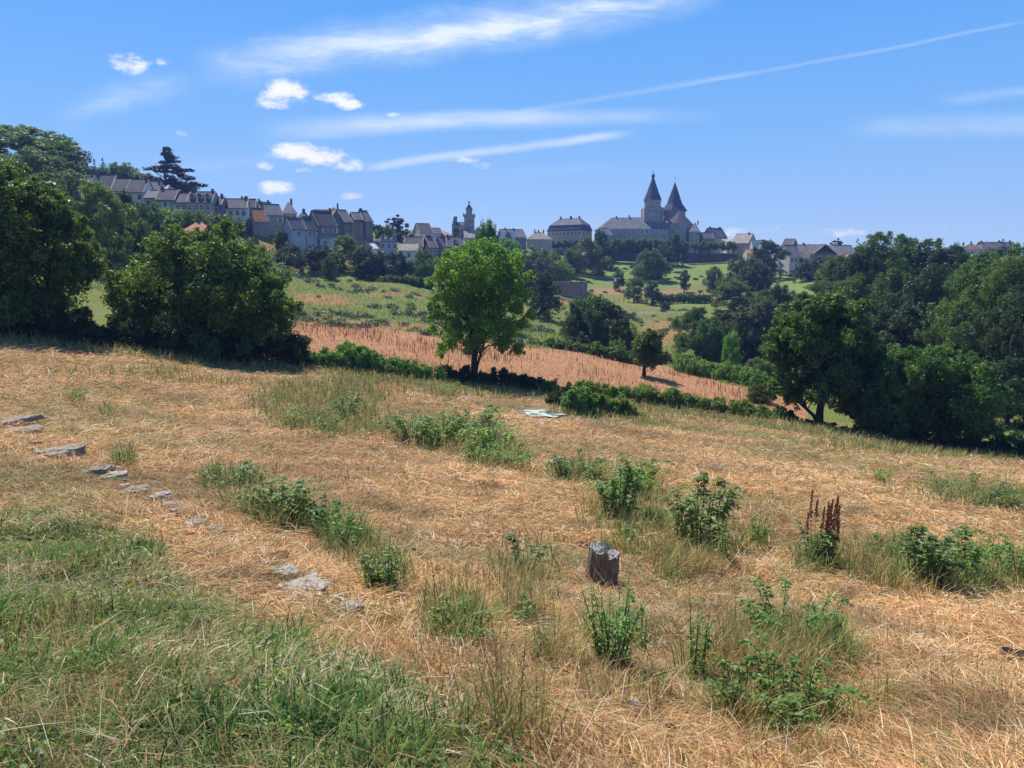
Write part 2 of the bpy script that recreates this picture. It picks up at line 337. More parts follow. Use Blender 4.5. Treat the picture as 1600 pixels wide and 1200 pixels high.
def mat_ground():
    m, k = newmat('ground'); ob = k.node('ShaderNodeTexCoord').outputs['Object']
    at = k.node('ShaderNodeAttribute', attribute_name='Col').outputs['Color']; s = k.node('ShaderNodeSeparateColor', {0: at})
    att = k.node('ShaderNodeAttribute', attribute_name='Col').outputs['Alpha']
    n_big = k.noise(0.12, 5, 0.6, ob); n_mid = k.noise(0.9, 6, 0.65, ob); n_f = k.noise(9, 6, 0.7, ob)
    st = k.node('ShaderNodeMapping', {'Vector': ob, 'Rotation': (0, 0, R(20)), 'Scale': (30, 9, 12)}).outputs[0]; n_s = k.noise(1, 5, 0.7, st, 1.2)
    straw = k.mix(k.ramp(n_mid, .35, .65), (.36, .20, .075), (.23, .125, .045)); straw = k.mix(k.m('MULTIPLY', k.ramp(n_s, .45, .7), .6), straw, (.54, .33, .15))
    straw = k.mix(k.m('MULTIPLY', k.ramp(n_big, .45, .7), .45), straw, (.32, .21, .09)); straw = k.mix(k.m('MULTIPLY', k.ramp(n_f, .52, .75), .55), straw, (.17, .10, .05))
    green = k.mix(k.ramp(n_mid, .3, .7), (.13, .165, .035), (.20, .20, .055)); green = k.mix(k.m('MULTIPLY', k.ramp(n_f, .5, .72), .6), green, (.045, .055, .02))
    green = k.mix(k.m('MULTIPLY', k.ramp(n_big, .5, .75), .5), green, (.28, .24, .11))
    dock = k.mix(k.ramp(n_mid, .35, .65), (.50, .27, .13), (.40, .21, .11)); dock = k.mix(k.m('MULTIPLY', k.ramp(n_f, .5, .7), .5), dock, (.48, .30, .18))
    lawn = k.mix(k.ramp(n_mid, .3, .7), (.13, .20, .035), (.20, .23, .06))
    bare = k.mix(k.ramp(n_f, .35, .65), (.33, .25, .18), (.16, .12, .09))
    c = k.mix(s.outputs[0], straw, green); c = k.mix(s.outputs[1], c, dock); c = k.mix(att, c, lawn); c = k.mix(s.outputs[2], c, bare)
    b = k.node('ShaderNodeBsdfPrincipled', {'Base Color': c, 'Roughness': 0.95, 'Specular IOR Level': 0.1})
    bn = k.node('ShaderNodeBump', {'Height': k.m('ADD', n_s, k.m('MULTIPLY', n_f, 1.5)), 'Strength': 0.7, 'Distance': 0.06}); k.link(bn.outputs[0], b.inputs['Normal'])
    finish(k, b.outputs[0]); return m
M = {}
M['ground'] = mat_ground()
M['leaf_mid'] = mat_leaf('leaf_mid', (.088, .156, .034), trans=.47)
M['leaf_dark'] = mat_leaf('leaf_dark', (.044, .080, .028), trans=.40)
M['leaf_bright'] = mat_leaf('leaf_bright', (.15, .275, .045), trans=.52)
M['leaf_pale'] = mat_leaf('leaf_pale', (.115, .145, .075), trans=.3, tcol=(1.2, 1.25, .8))
M['leaf_yellow'] = mat_leaf('leaf_yellow', (.125, .145, .036), trans=.36)
M['needle'] = mat_leaf('needle', (.018, .034, .024), trans=.08, var=.3)
M['leaf_weed'] = mat_leaf('leaf_weed', (.15, .27, .055), trans=.45)
M['leaf_bramble'] = mat_leaf('leaf_bramble', (.14, .23, .07), trans=.42)
M['bark'] = mat_plain('bark', (.075, .058, .045), (.035, .028, .022), 6, .95, .8, 14, streak=True)
M['blade'] = mat_blade('blade')
M['stem'] = mat_plain('stem', (.10, .12, .04), (.16, .10, .05), 5, .8)
M['rust'] = mat_plain('rust', (.40, .15, .08), (.25, .09, .05), 20, .9)
# ---------------------------------------------------------------- ground sheet
def build_ground():
    ys = np.concatenate([[-3.9, -3, -2, -1], np.exp(np.linspace(math.log(4.0), math.log(900), 520))-4])
    aa = np.concatenate([np.linspace(-1.7, -1.0, 20)[:-1], np.linspace(-1.0, 1.0, 420), np.linspace(1.0, 1.7, 20)[1:]])
    Y, A_ = np.meshgrid(ys, aa, indexing='ij'); X = A_*(Y+4); Z = H(X, Y)
    nr, nc = X.shape; V = np.stack([X.ravel(), Y.ravel(), Z.ravel()], 1)
    g, d, b, l = cover(X, Y, Z); C_ = np.stack([g.ravel(), d.ravel(), b.ravel(), l.ravel()], 1)
    i = np.arange(nr-1)[:, None]*nc+np.arange(nc-1)[None]; i = i.ravel()
    q = np.stack([i, i+1, i+nc+1, i+nc], 1)
    me = mesh_np('ground', V, q.ravel(), np.arange(len(q))*4, M['ground'], C_, True)
    tag(link('ground', me), 'dry sloping meadow falling to a green valley and rising to the town', kind='structure')
build_ground()
# ---------------------------------------------------------------- foliage
def rs_(seed): return np.random.default_rng(seed)
def leaves_from_puffs(puffs, n, leaf, seed, flat=0.0, up=0.35, elong=1.6, core=0.22, sub=10):
    """puffs (k,4): centre + radius -> kite leaves on the puffs' skins; returns verts, loops, starts, colour"""
    r = rs_(seed); p = np.asarray(puffs, float)
    if sub:   # every puff carries smaller clumps on its skin, with gaps between them
        d0 = r.normal(size=(len(p), sub, 3)); d0[:, :, 2] += up; d0 /= np.linalg.norm(d0, axis=2)[:, :, None]
        fl0 = np.array([1, 1, 1-flat]); rs0 = r.uniform(.24, .46, (len(p), sub, 1)); q = p[:, None, :3]+d0*fl0*(r.uniform(.62, 1.0, (len(p), sub, 1)))*p[:, None, 3:4]
        sp = np.concatenate([q, rs0*p[:, None, 3:4]], 2).reshape(-1, 4); inner = p.copy(); inner[:, 3] *= .62; big = p
        dd = np.stack([(((sp[:, :3]-b[:3])/fl0)**2).sum(1) < (.5*b[3])**2 for b in big], 1).any(1); p = np.concatenate([sp[~dd], inner])
    k = len(p)
    w = p[:, 3]**2; idx = r.choice(k, int(n*1.9), p=w/w.sum())
    d = r.normal(size=(len(idx), 3)); d[:, 2] += up; d /= np.linalg.norm(d, axis=1)[:, None]
    rad = np.where(r.random(len(idx)) < core, r.random(len(idx))**0.5*0.8, 0.80+0.30*r.random(len(idx))**1.3)
    lump = 0.86+0.30*np.sin(d[:, 0]*5+idx*1.7)*np.sin(d[:, 1]*6+idx)+0.14*np.sin(d[:, 2]*9+idx*2.3)
    spur = r.random(len(idx)) < 0.05; rad = np.where(spur, rad+0.22*r.random(len(idx)), rad)
    fl = np.array([1, 1, 1-flat]); c = p[idx, :3]+d*fl*(rad*lump*p[idx, 3])[:, None]
    keep = np.ones(len(c), bool)
    for j in (range(k) if not sub else range(k-len(inner), k)):
        dd = ((c-p[j, :3])/fl); dd = (dd*dd).sum(1); keep &= ~((dd < (0.70*p[j, 3])**2) & (idx != j))
    c = c[keep][:n]; d = d[keep][:n]; idx = idx[keep][:n]; m = len(c)
    nr = d*0.9+r.normal(size=(m, 3))*0.75; nr[:, 2] += 0.35; nr /= np.linalg.norm(nr, axis=1)[:, None]
    t = np.cross(nr, r.normal(size=(m, 3))); t /= np.linalg.norm(t, axis=1)[:, None]; b = np.cross(nr, t)
    s = leaf*(0.65+0.7*r.random(m)); L = (s*elong/1.6)[:, None]; Wd = (s*0.5)[:, None]
    V = np.stack([c-t*L*0.5, c+b*Wd*0.55-nr*L*0.06, c+t*L*0.6-nr*L*0.16, c-b*Wd*0.55-nr*L*0.06], 1).reshape(-1, 3)
    tint = np.clip(0.5+0.22*r.normal(size=m)+0.12*np.sin(idx*2.1), 0, 1)
    return V, np.arange(m*4), np.arange(m)*4, np.repeat(tint, 4)[:, None]*np.ones((1, 3))
def prof(kind, t):
    if kind == 'round': return (np.maximum(0, 1-(2*t-1)**2))**0.5*0.98
    if kind == 'oval': return (np.maximum(0, 1-np.abs(2*t-0.86)**2.3/1.25))**0.5*0.9
    if kind == 'dome': return np.where(t < .35, 0.86+0.4*t, np.maximum(0, 1-((t-.35)/.65)**2.1)**0.55)
    if kind == 'cone': return (1-t)**0.8*0.95+0.03
    if kind == 'column': return np.minimum(1, (1-t)*3.2+0.05)**0.6*np.minimum(1, t*8+.6)
    if kind == 'spread': return np.where(t < .6, 0.55+0.75*t, np.maximum(0, 1-((t-.6)/.4)**2)**0.5)
    return 1-t
def env_puffs(kind, aspect, npf, seed, pr=0.30):
    r = rs_(seed); out = []; i = 0
    while len(out) < npf:
        t = r.random()**0.9; R_ = float(prof(kind, np.array(t))); i += 1
        if r.random() > R_+0.15: continue
        a = i*2.399+r.random()*0.6; rr = pr*(0.75+0.6*r.random())*min(1, 0.45+R_)
        q = max(0, R_*(0.86+.28*r.random())-rr*.8)*(r.random()**0.35)
        out.append((q*math.cos(a), q*math.sin(a), rr*0.8+t*(2*aspect-rr*1.5), rr))
    return out
def norm_v(V, aspect):
    lo, hi = np.percentile(V, 1.0, axis=0), np.percentile(V, 99.0, axis=0); V = V.copy()
    for i in (0, 1): V[:, i] = (V[:, i]-(lo[i]+hi[i])/2)*2/(hi[i]-lo[i])
    V[:, 2] = (V[:, 2]-lo[2])*2*aspect/(hi[2]-lo[2]); return V
def crown_me(name, kind, aspect, npf, n, leaf, seed, mat, pr=0.30, **kw):
    V, l, s, c = leaves_from_puffs(env_puffs(kind, aspect, npf, seed, pr), n, leaf, seed+1, **kw)
    return mesh_np(name, norm_v(V, aspect), l, s, mat, c), aspect
def trunk_me(name, seed, n=7, low=0.3, fork=False):
    r = random.Random(seed); m = MB()
    bend = [(0, 0, -.06), (.01, 0, .1), (.02*r.uniform(-1, 1), .02*r.uniform(-1, 1), .4), (.05*r.uniform(-1, 1), .04, .7), (0.03, 0, .92)]
    m.tube(bend, [.052, .036, .028, .017, .005], 8)
    for i in range(n):
        a = i*2.4+r.random(); z = low+(0.8-low)*i/n; L = (0.40-0.22*i/n)*r.uniform(.8, 1.2)
        p0 = (0.01, 0, z); p1 = (math.cos(a)*L*.5, math.sin(a)*L*.5, z+L*.42); p2 = (math.cos(a)*L, math.sin(a)*L, z+L*.75)
        m.tube([p0, p1, p2], [.017*(1-.5*i/n), .010, .003], 5)
        a2 = a+r.uniform(.5, .9); m.tube([p1, (p1[0]+math.cos(a2)*L*.4, p1[1]+math.sin(a2)*L*.4, p1[2]+L*.25)], [.008, .002], 4)
    return m.mesh(name, M['bark'], True)
TR = [trunk_me('trunk', 1), trunk_me('trunk', 5, 9, .22), trunk_me('trunk', 9, 6, .35)]
CR = {}
def cr(key, *a, **k): CR[key] = (crown_me, a, k, {})
cr('round1', 'round', .95, 26, 17000, .058, 11); cr('round2', 'round', .85, 22, 15000, .062, 23, pr=.33); cr('round3', 'oval', 1.15, 30, 15000, .060, 31)
cr('oval', 'oval', 1.35, 30, 15000, .062, 41, pr=.27); cr('dome', 'dome', .62, 30, 17000, .052, 51, pr=.27); cr('dome2', 'dome', .75, 24, 15000, .055, 61, pr=.3)
cr('wood1', 'oval', 1.1, 44, 34000, .040, 71, pr=.22); cr('wood2', 'round', 1.05, 40, 34000, .040, 83, pr=.24); cr('wood3', 'dome', 1.0, 46, 36000, .040, 91, pr=.23)
cr('cone', 'cone', 1.7, 40, 11000, .07, 101, pr=.22, flat=.3, sub=0); cr('column', 'column', 3.2, 40, 14000, .11, 111, pr=.5, sub=0)
cr('pollard', 'round', .85, 9, 2200, .15, 121, pr=.42, sub=0); cr('willow', 'oval', 1.1, 34, 22000, .045, 131, pr=.25, elong=3.2, up=-.1)
def get_crown(key, mat):
    fn, a, k, cache = CR[key]
    if mat not in cache: cache[mat] = fn('crown', *a[:6], M[mat], **k) if len(a) == 6 else None
    return cache[mat]
# the entries above carry (kind, aspect, puffs, leaves, leaf, seed)
def tree(px, top, wpx, y, key, mat, name, label, cb=.16, cat='tree', group=None, seed=None, zbase=None, tk=None, sy=1.0):
    g = P(px, top, y); x = g[0]; z0 = H1(x, y) if zbase is None else zbase; Ht = g[2]-z0
    if Ht < 1: print('LOW TREE', label, Ht); Ht = 1
    Rr = wpx*y/F/2; s = (hash((px, top)) & 1023) if seed is None else seed; rz = (px*7+top*3) % 6.28
    e = empty(name, (x, y, z0-.1), rz); tag(e, label, cat, group)
    me, asp = get_crown(key, mat)
    link('crown', me, e, (0, 0, Ht*cb), (0, 0, 0), (Rr, Rr*sy, Ht*(1-cb)/(2*asp)))
    if cb > .03 or tk:
        t = link('trunk', TR[int(px) % 3], e, (0, 0, 0), (0, 0, rz), None); k = max(Ht*.85, 1); t.scale = (min(k, Rr*2.4),)*2+(k*.97,)
    return e
G_W = 'tall trees of the right hand wood'; G_H = 'trees on the slope below the town'
# px, top, width, depth, crown, leaf, name, label, crown start
TREES = [
 # left hillside
 (30,196,150,178,'wood1','leaf_mid','hill_tree','highest pale green tree on the wooded hilltop at the picture edge',.05),
 (92,214,70,185,'round3','leaf_dark','hill_tree','dark round tree against the sky beside the small conifers',.05),
 (55,236,120,160,'wood2','leaf_mid','hill_tree','broad mid green tree just under the highest hilltop tree',.05),
 (-40,205,120,165,'wood2','leaf_dark','hill_tree','dark hilltop tree cut by the left edge of the picture',.05),
 (10,250,110,130,'wood3','leaf_mid','hill_tree','loose green tree rising behind the big shaded left tree',.05),
 (66,272,80,135,'wood2','leaf_mid','hill_tree','green tree directly above the dark yellow tipped chestnut',.05),
 (123,238,17,240,'cone','needle','conifer','small pointed conifer on the left skyline with a double tip',.08),
 (147,250,13,241,'cone','needle','conifer','tiny conifer behind the green bushes above the terraced houses',.08),
 (160,248,12,239,'cone','needle','conifer','slim conifer nearest the round tree above the terraced houses',.08),
 (118,256,55,236,'round2','leaf_mid','tree','low round tree above the first slate roofs of the terrace',.05),
 (150,262,40,236,'round1','leaf_dark','tree','dark low tree peeping over the tallest terrace roof',.05),
 (190,256,50,236,'round1','leaf_mid','tree','round green tree behind the terrace, next to the cedar',.05),
 (222,270,34,236,'round2','leaf_yellow','tree','yellowish bush at the foot of the cedar, over the roofs',.05),
 (292,285,34,236,'round1','leaf_mid','tree','small bushy tree right of the cedar behind a chimney',.05),
 (300,291,12,236,'cone','needle','conifer','little pointed conifer beside the bushy tree past the cedar',.08),
 (478//1,308,1,0,'','','','',0),
 (146,287,98,100,'wood3','leaf_mid','chestnut_tree','tall dark chestnut with yellow flowering tips behind the left tree',.03),
 (196,305,62,106,'wood2','leaf_dark','tree','very dark narrow tree between the chestnut and the big bush',.03),
 (228,318,52,150,'round2','leaf_mid','tree','round shrubby tree under the pale terrace wall with two windows',.03),
 (262,326,50,160,'round1','leaf_bright','tree','bright green bush under the terrace house with the white window',.03),
 (300,330,50,158,'round2','leaf_mid','tree','soft green tree left of the small orange hipped roof',.03),
 (340,334,56,172,'round1','leaf_mid','tree','broad green tree above the orange hipped roof',.03),
 (215,345,48,125,'dome','leaf_mid','tree','green shrubby tree behind the top left of the big bush',.03),
 (250,365,70,120,'dome','leaf_mid','tree','low garden tree left of the orange hipped roof',.03),
 (372,364,34,192,'dome','leaf_bright','shrub','light green garden shrub just left of the cypress',.0),
 (389,341,12.5,189,'column','needle','cypress_tree','tall narrow dark cypress in the garden under the orange roofs',.02),
 (411,347,11,203,'round2','leaf_bright','shrub','small bright shrub at the foot of the orange roofed house',.0),
 (440,337,17,211,'round2','leaf_yellow','shrub','yellow green shrub between two gabled stone houses',.0),
 (440,359,15,199,'round1','leaf_mid','shrub','left one of two clipped round shrubs below the blue gable',.0),
 (452,359,14,199,'round2','leaf_mid','shrub','right one of two clipped round shrubs below the blue gable',.0),
 (434,371,12,198,'round1','leaf_mid','shrub','smallest round shrub in front of the garden wall',.0),
 (400,380,80,120,'dome2','leaf_mid','shrub','olive green shrub mass behind the right of the big bush',.0),
 (340,300,1,0,'','','','',0),
 # dark row at the top of the far meadow
 (449,382,56,185,'dome2','leaf_dark','tree','dark rounded tree at the left end of the row above the meadow',.0),
 (497,384,46,190,'round2','leaf_dark','tree','second tree of the dark row, under the brown lean to roof',.0),
 (537,369,54,192,'round3','leaf_mid','tree','tallest light green tree of the row above the meadow',.0),
 (572,388,46,186,'round1','leaf_dark','tree','dark tree with gaps under it below the white shed',.0),
 (618,395,56,190,'dome2','leaf_dark','tree','broad dark tree below the mansard house with blue dormers',.0),
 (661,392,46,195,'dome2','leaf_mid','tree','rounded green topped tree beside the central tree crown',.0),
 (590,400,20,188,'round1','leaf_dark','tree','small dark tree filling the gap right of the tree with gaps',.0),
 (515,402,24,182,'dome','leaf_mid','shrub','low shrub in front of the second tree of the dark row',.0),
 (571,346,40,255,'round2','leaf_dark','tree','dark bushy tree between the white roof and the dark cedar',.0),
 (553,352,34,250,'round1','leaf_mid','tree','green tree beside the pale sunlit roof',.0),
 (600,352,28,262,'round2','leaf_mid','tree','green tree under the dark broad cedar behind the mansard house',.0),
 (625,338,46,285,'spreadc','needle','cedar_tree','broad dark evergreen with several tips behind the mansard house',.05),
 (657,360,16,290,'round1','leaf_dark','tree','small dark tree under the pale upper roofs',.0),
 (713,355,12,318,'oval','leaf_dark','tree','small dark tree in front of the little castle',.0),
 (479,312,1,0,'','','','',0),
 # behind the central tree
 (762,351,58,120,'round3','leaf_mid','tree','tree whose green top stands above the central tree crown',.02),
 (722,372,34,250,'round1','leaf_yellow','tree','yellowish tree left of the central crown top',.0),
 (793,372,40,300,'round2','leaf_bright','tree','light green tree beside the pollarded lime row',.0),
 (800,392,60,240,'dome2','leaf_mid','tree','broad tree right of the central crown',.0),
 (850,426,48,160,'round3','leaf_dark','tree','dark round tree right of the central tree, over the meadow',.0),
 (838,388,46,255,'round1','leaf_mid','tree','middle tree of the thicket under the lime terrace',.0),
 (872,396,46,262,'dome2','leaf_mid','tree','green shrubby tree of the thicket left of the domed tree',.0),
 (815,408,40,215,'round2','leaf_dark','tree','dark shrubby tree low in the thicket',.0),
 (850,405,36,240,'round1','leaf_pale','tree','greyish tree in the middle of the thicket',.0),
 (880,408,30,250,'round2','leaf_bright','shrub','bright shrub at the right end of the thicket',.0),
 (785,410,40,205,'dome2','leaf_dark','tree','dark tree low behind the right of the central crown',.0),
 (893,388,30,290,'round1','leaf_mid','tree','small tree touching the left of the domed tree',.0),
 (922,374,60,300,'dome2','leaf_yellow','tree','large domed tree with yellow green top under the abbey',.0),
 (938,362,32,325,'round3','leaf_dark','tree','dark tree rising behind the domed tree to the abbey roof',.0),
 (950,382,24,318,'round1','leaf_dark','tree','dark narrow tree right of the domed tree',.0),
 (1050,367,46,332,'dome2','leaf_dark','tree','large dark tree in front of the church on the terrace edge',.02),
 (1018,393,60,292,'dome2','leaf_mid','tree','big round tree in the middle of the green slope',.02),
 (1010,391,28,300,'round1','leaf_mid','tree','rounded top tree behind the big round slope tree',.02),
 (968,424,20,268,'oval','leaf_dark','tree','small dark tree left on the path at the slope',.12),
 (1070,422,19,268,'cone2','leaf_dark','tree','small neat dark tree alone by the path',.14),
 (991,434,29,240,'oval','leaf_mid','tree','grey green young tree left in the pair below the path',.06),
 (1021,440,28,232,'round3','leaf_dark','tree','darker young tree right in the pair below the path',.06),
 (1040,472,14,215,'round1','leaf_dark','shrub','small dark bush at the right end of the pair shade',.0),
 (1050,480,1,0,'','','','',0),
 (1115,418,30,265,'dome','leaf_mid','shrub','pale green shrub on the slope below the long wall',.0),
 (1142,430,44,240,'round2','leaf_mid','tree','rounded tree left of the chestnut on the slope',.0),
 (1163,402,42,262,'round1','leaf_yellow','chestnut_tree','yellow green chestnut under the end of the long wall',.0),
 (1180,412,50,245,'round2','leaf_dark','tree','dark tree right of the yellow green chestnut',.0),
 (1201,377,52,285,'wood3','leaf_dark','tree','tall dark tree at the end of the terrace wall',.0),
 (1150,440,70,200,'wood2','leaf_mid','tree','big green tree below the chestnut on the slope',.0),
 (1200,452,52,190,'dome2','leaf_mid','tree','lower green tree left of the small sunny lawn',.0),
 (1262,405,52,262,'dome2','leaf_dark','tree','dark round tree right of the small sunny lawn',.0),
 (1290,402,50,255,'round1','leaf_dark','tree','dark tree touching the stone gable barn',.0),
 (1312,374,30,325,'spreadc','needle','cedar_tree','flat topped dark cedar behind the long slate barn roof',.05),
 (1340,374,14,330,'cone','needle','conifer','dark pointed conifer left of the wood on the skyline',.05),
 (1350,378,14,330,'cone','needle','conifer','second pointed conifer touching the wood on the skyline',.05),
 (1567,374,14,330,'cone','needle','conifer','dark ragged conifer behind the far right houses',.05),
 (1578,376,12,330,'cone','needle','conifer','last ragged conifer right of the far right houses',.05),
 # valley clumps
 (905,474,60,118,'dome2','leaf_dark','shrub','left part of the dark bush clump below the green slope',.0),
 (945,470,76,114,'wood3','leaf_dark','shrub','large rounded dark bush of the clump behind the small field tree',.0),
 (925,461,50,124,'round1','leaf_mid','shrub','higher green bush at the back of the dark bush clump',.0),
 (978,490,40,116,'dome2','leaf_mid','shrub','right end bush of the dark clump behind the small field tree',.0),
 (966,530,20,108,'round1','leaf_bright','shrub','little bright bush at the foot of the dark bush clump',.0),
 (1090,482,70,130,'wood3','leaf_mid','shrub','big round bush left of the valley thicket',.0),
 (1130,486,80,134,'wood3','leaf_dark','tree','dark rounded tree in the middle of the valley thicket',.0),
 (1108,500,50,126,'round2','leaf_mid','shrub','mid green bush in front of the big round bush',.0),
 (1145,519,28,112,'oval','leaf_bright','young_tree','bright young tree with a thin trunk in front of the thicket',.12),
 (1183,472,76,122,'willow','leaf_pale','willow_tree','silvery willow behind the right hand field tree',.03),
 (1220,448,60,128,'willow','leaf_pale','willow_tree','taller silvery willow touching the wood',.03),
 (1165,510,60,120,'dome2','leaf_dark','shrub','dark bush below the silvery willow',.0),
 (1235,465,60,150,'round2','leaf_mid','tree','round green tree beyond the willows',.03),
 (1190,600,46,72,'dome','leaf_mid','shrub','green shrub at the end of the dock field',.0),
 (1190,560,60,92,'dome','leaf_mid','shrub','weedy shrub left behind the right hand field tree',.0),
 # right wood
 (1285,440,90,160,'wood2','leaf_mid','wood_tree','front left tree of the wood beside the dark lawn tree',.05),
 (1320,400,80,175,'wood1','leaf_mid','wood_tree','tree of the wood just below the tiled barn roof',.05),
 (1375,366,80,150,'wood1','leaf_mid','wood_tree','tallest tree at the left of the wood skyline',.06),
 (1415,370,84,160,'wood3','leaf_mid','wood_tree','second skyline tree of the wood with an open ragged top',.06),
 (1352,392,70,140,'wood2','leaf_dark','wood_tree','dark tree under the tallest tree of the wood',.05),
 (1455,376,80,155,'wood1','leaf_mid','wood_tree','third skyline tree of the wood, before the roofs gap',.06),
 (1490,386,80,150,'wood2','leaf_dark','wood_tree','low skyline tree below the far right houses',.05),
 (1545,392,100,130,'wood3','leaf_mid','wood_tree','wide tree in front of the far right houses',.05),
 (1600,384,110,120,'wood1','leaf_mid','wood_tree','high tree of the wood cut by the right edge',.05),
 (1400,424,100,115,'wood3','leaf_mid','wood_tree','pale green tree in the middle of the wood',.05),
 (1335,434,90,120,'wood2','leaf_mid','wood_tree','round tree of the wood above the right hand field tree',.05),
 (1455,416,104,108,'wood1','leaf_dark','wood_tree','dark tree in the centre of the wood',.05),
 (1520,415,110,98,'wood2','leaf_mid','wood_tree','large billowing tree right of the wood centre',.05),
 (1590,408,120,88,'wood3','leaf_mid','wood_tree','nearest high tree of the wood at the right edge',.05),
 (1420,480,110,88,'wood2','leaf_dark','wood_tree','dark tree between the field tree and the round bush',.04),
 (1500,470,110,84,'wood3','leaf_mid','wood_tree','greyish green tree right above the round field bush',.04),
 (1570,480,110,76,'wood2','leaf_dark','wood_tree','darkest tree of the wood above the right picture edge',.04),
 (1610,440,90,72,'wood1','leaf_dark','wood_tree','dark tree of the wood sliced by the picture edge',.04),
 (1365,500,90,90,'wood1','leaf_dark','wood_tree','shaded tree directly behind the right field tree',.04),
 (1585,560,110,66,'wood3','leaf_dark','wood_tree','low dark tree beside the round bush at the right',.04),
 (1670,480,120,72,'wood2','leaf_dark','wood_tree','tree of the wood standing just past the right edge',.04),
]
cr('cone2', 'oval', 1.2, 16, 8000, .08, 141, pr=.34)
def cedar_puffs(seed, tip=True):
    r = rs_(seed); out = []
    for i in range(90):
        t = r.random()**1.25; a = r.random()*6.28; R_ = (((1-t)**.7 if t < .45 else .42*(1-t)/.55)*(.25+.75*r.random())) if tip else (1-t**2)**.5*r.random()
        out.append((R_*math.cos(a), R_*math.sin(a), .12+round(t*9)/9*1.5+.10*r.random(), .10+.10*r.random()*(1.2-t)))
    return out
def cedar_me(name, kind, aspect, npf, n, leaf, mat, seed=151, **k):
    V, l, s, c = leaves_from_puffs(cedar_puffs(seed), 16000, .055, seed+2, flat=.5, up=.2, sub=0); return mesh_np(name, norm_v(V, .82), l, s, mat, c), .82
def spread_me(name, *a, **k):
    V, l, s, c = leaves_from_puffs(cedar_puffs(177, False), 14000, .06, 179, flat=.35, up=.2, sub=0); return mesh_np(name, norm_v(V, .82), l, s, a[-1], c), .82
CR['cedar'] = (cedar_me, (0,)*5+(0,), {}, {}); CR['spreadc'] = (spread_me, (0,)*5+(0,), {}, {})
def get_crown(key, mat):
    fn, a, k, cache = CR[key]
    if mat not in cache:
        cache[mat] = fn('crown', a[0], a[1], a[2], a[3], a[4], a[5], M[mat], **k) if fn is crown_me else fn('crown', M[mat]) if fn is spread_me else fn('crown', 0, 0, 0, 0, 0, M[mat])
    return cache[mat]
for t in TREES:
    if t[3]: tree(*t[:8], cb=t[8], group=None, cat=('shrub' if t[6] == 'shrub' else 'conifer' if t[6] in ('conifer', 'cypress_tree', 'cedar_tree') else 'tree'))
# the big cedar above the terrace
ce = tree(256, 233, 90, 236, 'cedar', 'needle', 'cedar_tree', 'big dark cedar with a tall pointed top above the terraced houses', cb=.1, cat='conifer')
# pollarded limes along the terrace
for i, px in enumerate([751, 801, 811, 822, 832, 843, 853, 863, 872, 882, 890, 901]):
    tree(px, 374+(i % 3), 13, 350, 'pollard', 'leaf_mid', 'pollarded_lime', 'small round headed lime in the row left of the domed tree', cb=.34, group='pollarded limes left of the domed tree', zbase=P(px, 393, 352)[2])
for i, px in enumerate([1070, 1086, 1098, 1108, 1118, 1129, 1139, 1147]):
    tree(px, 377+(i % 2), 12.5, 342, 'pollard', 'leaf_mid', 'pollarded_lime', 'small round headed lime on the terrace wall right of the church', cb=.34, group='pollarded limes right of the church', zbase=P(px, 397, 342)[2])
for i, px in enumerate(range(952, 1034, 9)):
    tree(px, 373+(i % 2), 15, 343, 'pollard', 'leaf_mid', 'pollarded_lime', 'dense clipped lime in the close row before the abbey', cb=.12, group='clipped limes before the abbey', zbase=P(px, 396, 343)[2])
# ---------------------------------------------------------------- the nearer trees, each with its own crown and limbs
def hero(name, label, base, y, puffs, n, leaf, mat, trunks, depth_r, seed, cat='tree', copies=3, **kw):
    bx, by = base; g = P(bx, by, y); z0 = H1(g[0], y); e = empty(name, (g[0], y, z0)); tag(e, label, cat)
    r = rs_(seed); out = []; s = y/F
    cxm = np.mean([p[0] for p in puffs])
    for (px, py, rp) in puffs:
        w = P(px, py, y); R_ = rp*s
        for c in range(copies):
            dy = 0 if c == 0 else r.uniform(-1, 1)*depth_r*(1-0.35*abs(px-cxm)/(max(1, max(abs(q[0]-cxm) for q in puffs))))
            out.append((w[0]-g[0]+r.uniform(-.3, .3)*R_*(c > 0), dy, w[2]-z0+r.uniform(-.25, .25)*R_*(c > 0), R_*r.uniform(.8, 1.08)))
    V, l, st, c = leaves_from_puffs(out, n, leaf, seed+1, **kw)
    link('crown', mesh_np('crown', V, l, st, M[mat], c), e)
    m = MB(); rr = random.Random(seed); outs = sorted(out, key=lambda q: q[2])
    for (tx, th, tr, lean) in trunks:
        top = (tx+lean, 0, th)
        m.tube([(tx, 0, -.4), (tx, 0, .15), (tx+lean*.2, 0, th*.4), top, (top[0]+lean*.4, .2, th*1.7)], [tr*1.5, tr*1.05, tr*.85, tr*.65, tr*.25], 10)
        for q in rr.sample(outs, min(len(outs), 16)):
            s0 = rr.uniform(.55, 1.35); p0 = (tx+lean*s0*.8, 0, th*s0); q3 = np.array(q[:3]); p0 = np.array(p0)
            if q3[2] < p0[2]*.8: continue
            mid = p0*.5+q3*.5+np.array([0, 0, .12*np.linalg.norm(q3-p0)]); m.tube([p0, mid, q3], [tr*.30, tr*.17, .02], 6)
    m.build('trunk', M['bark'], e, True); return e
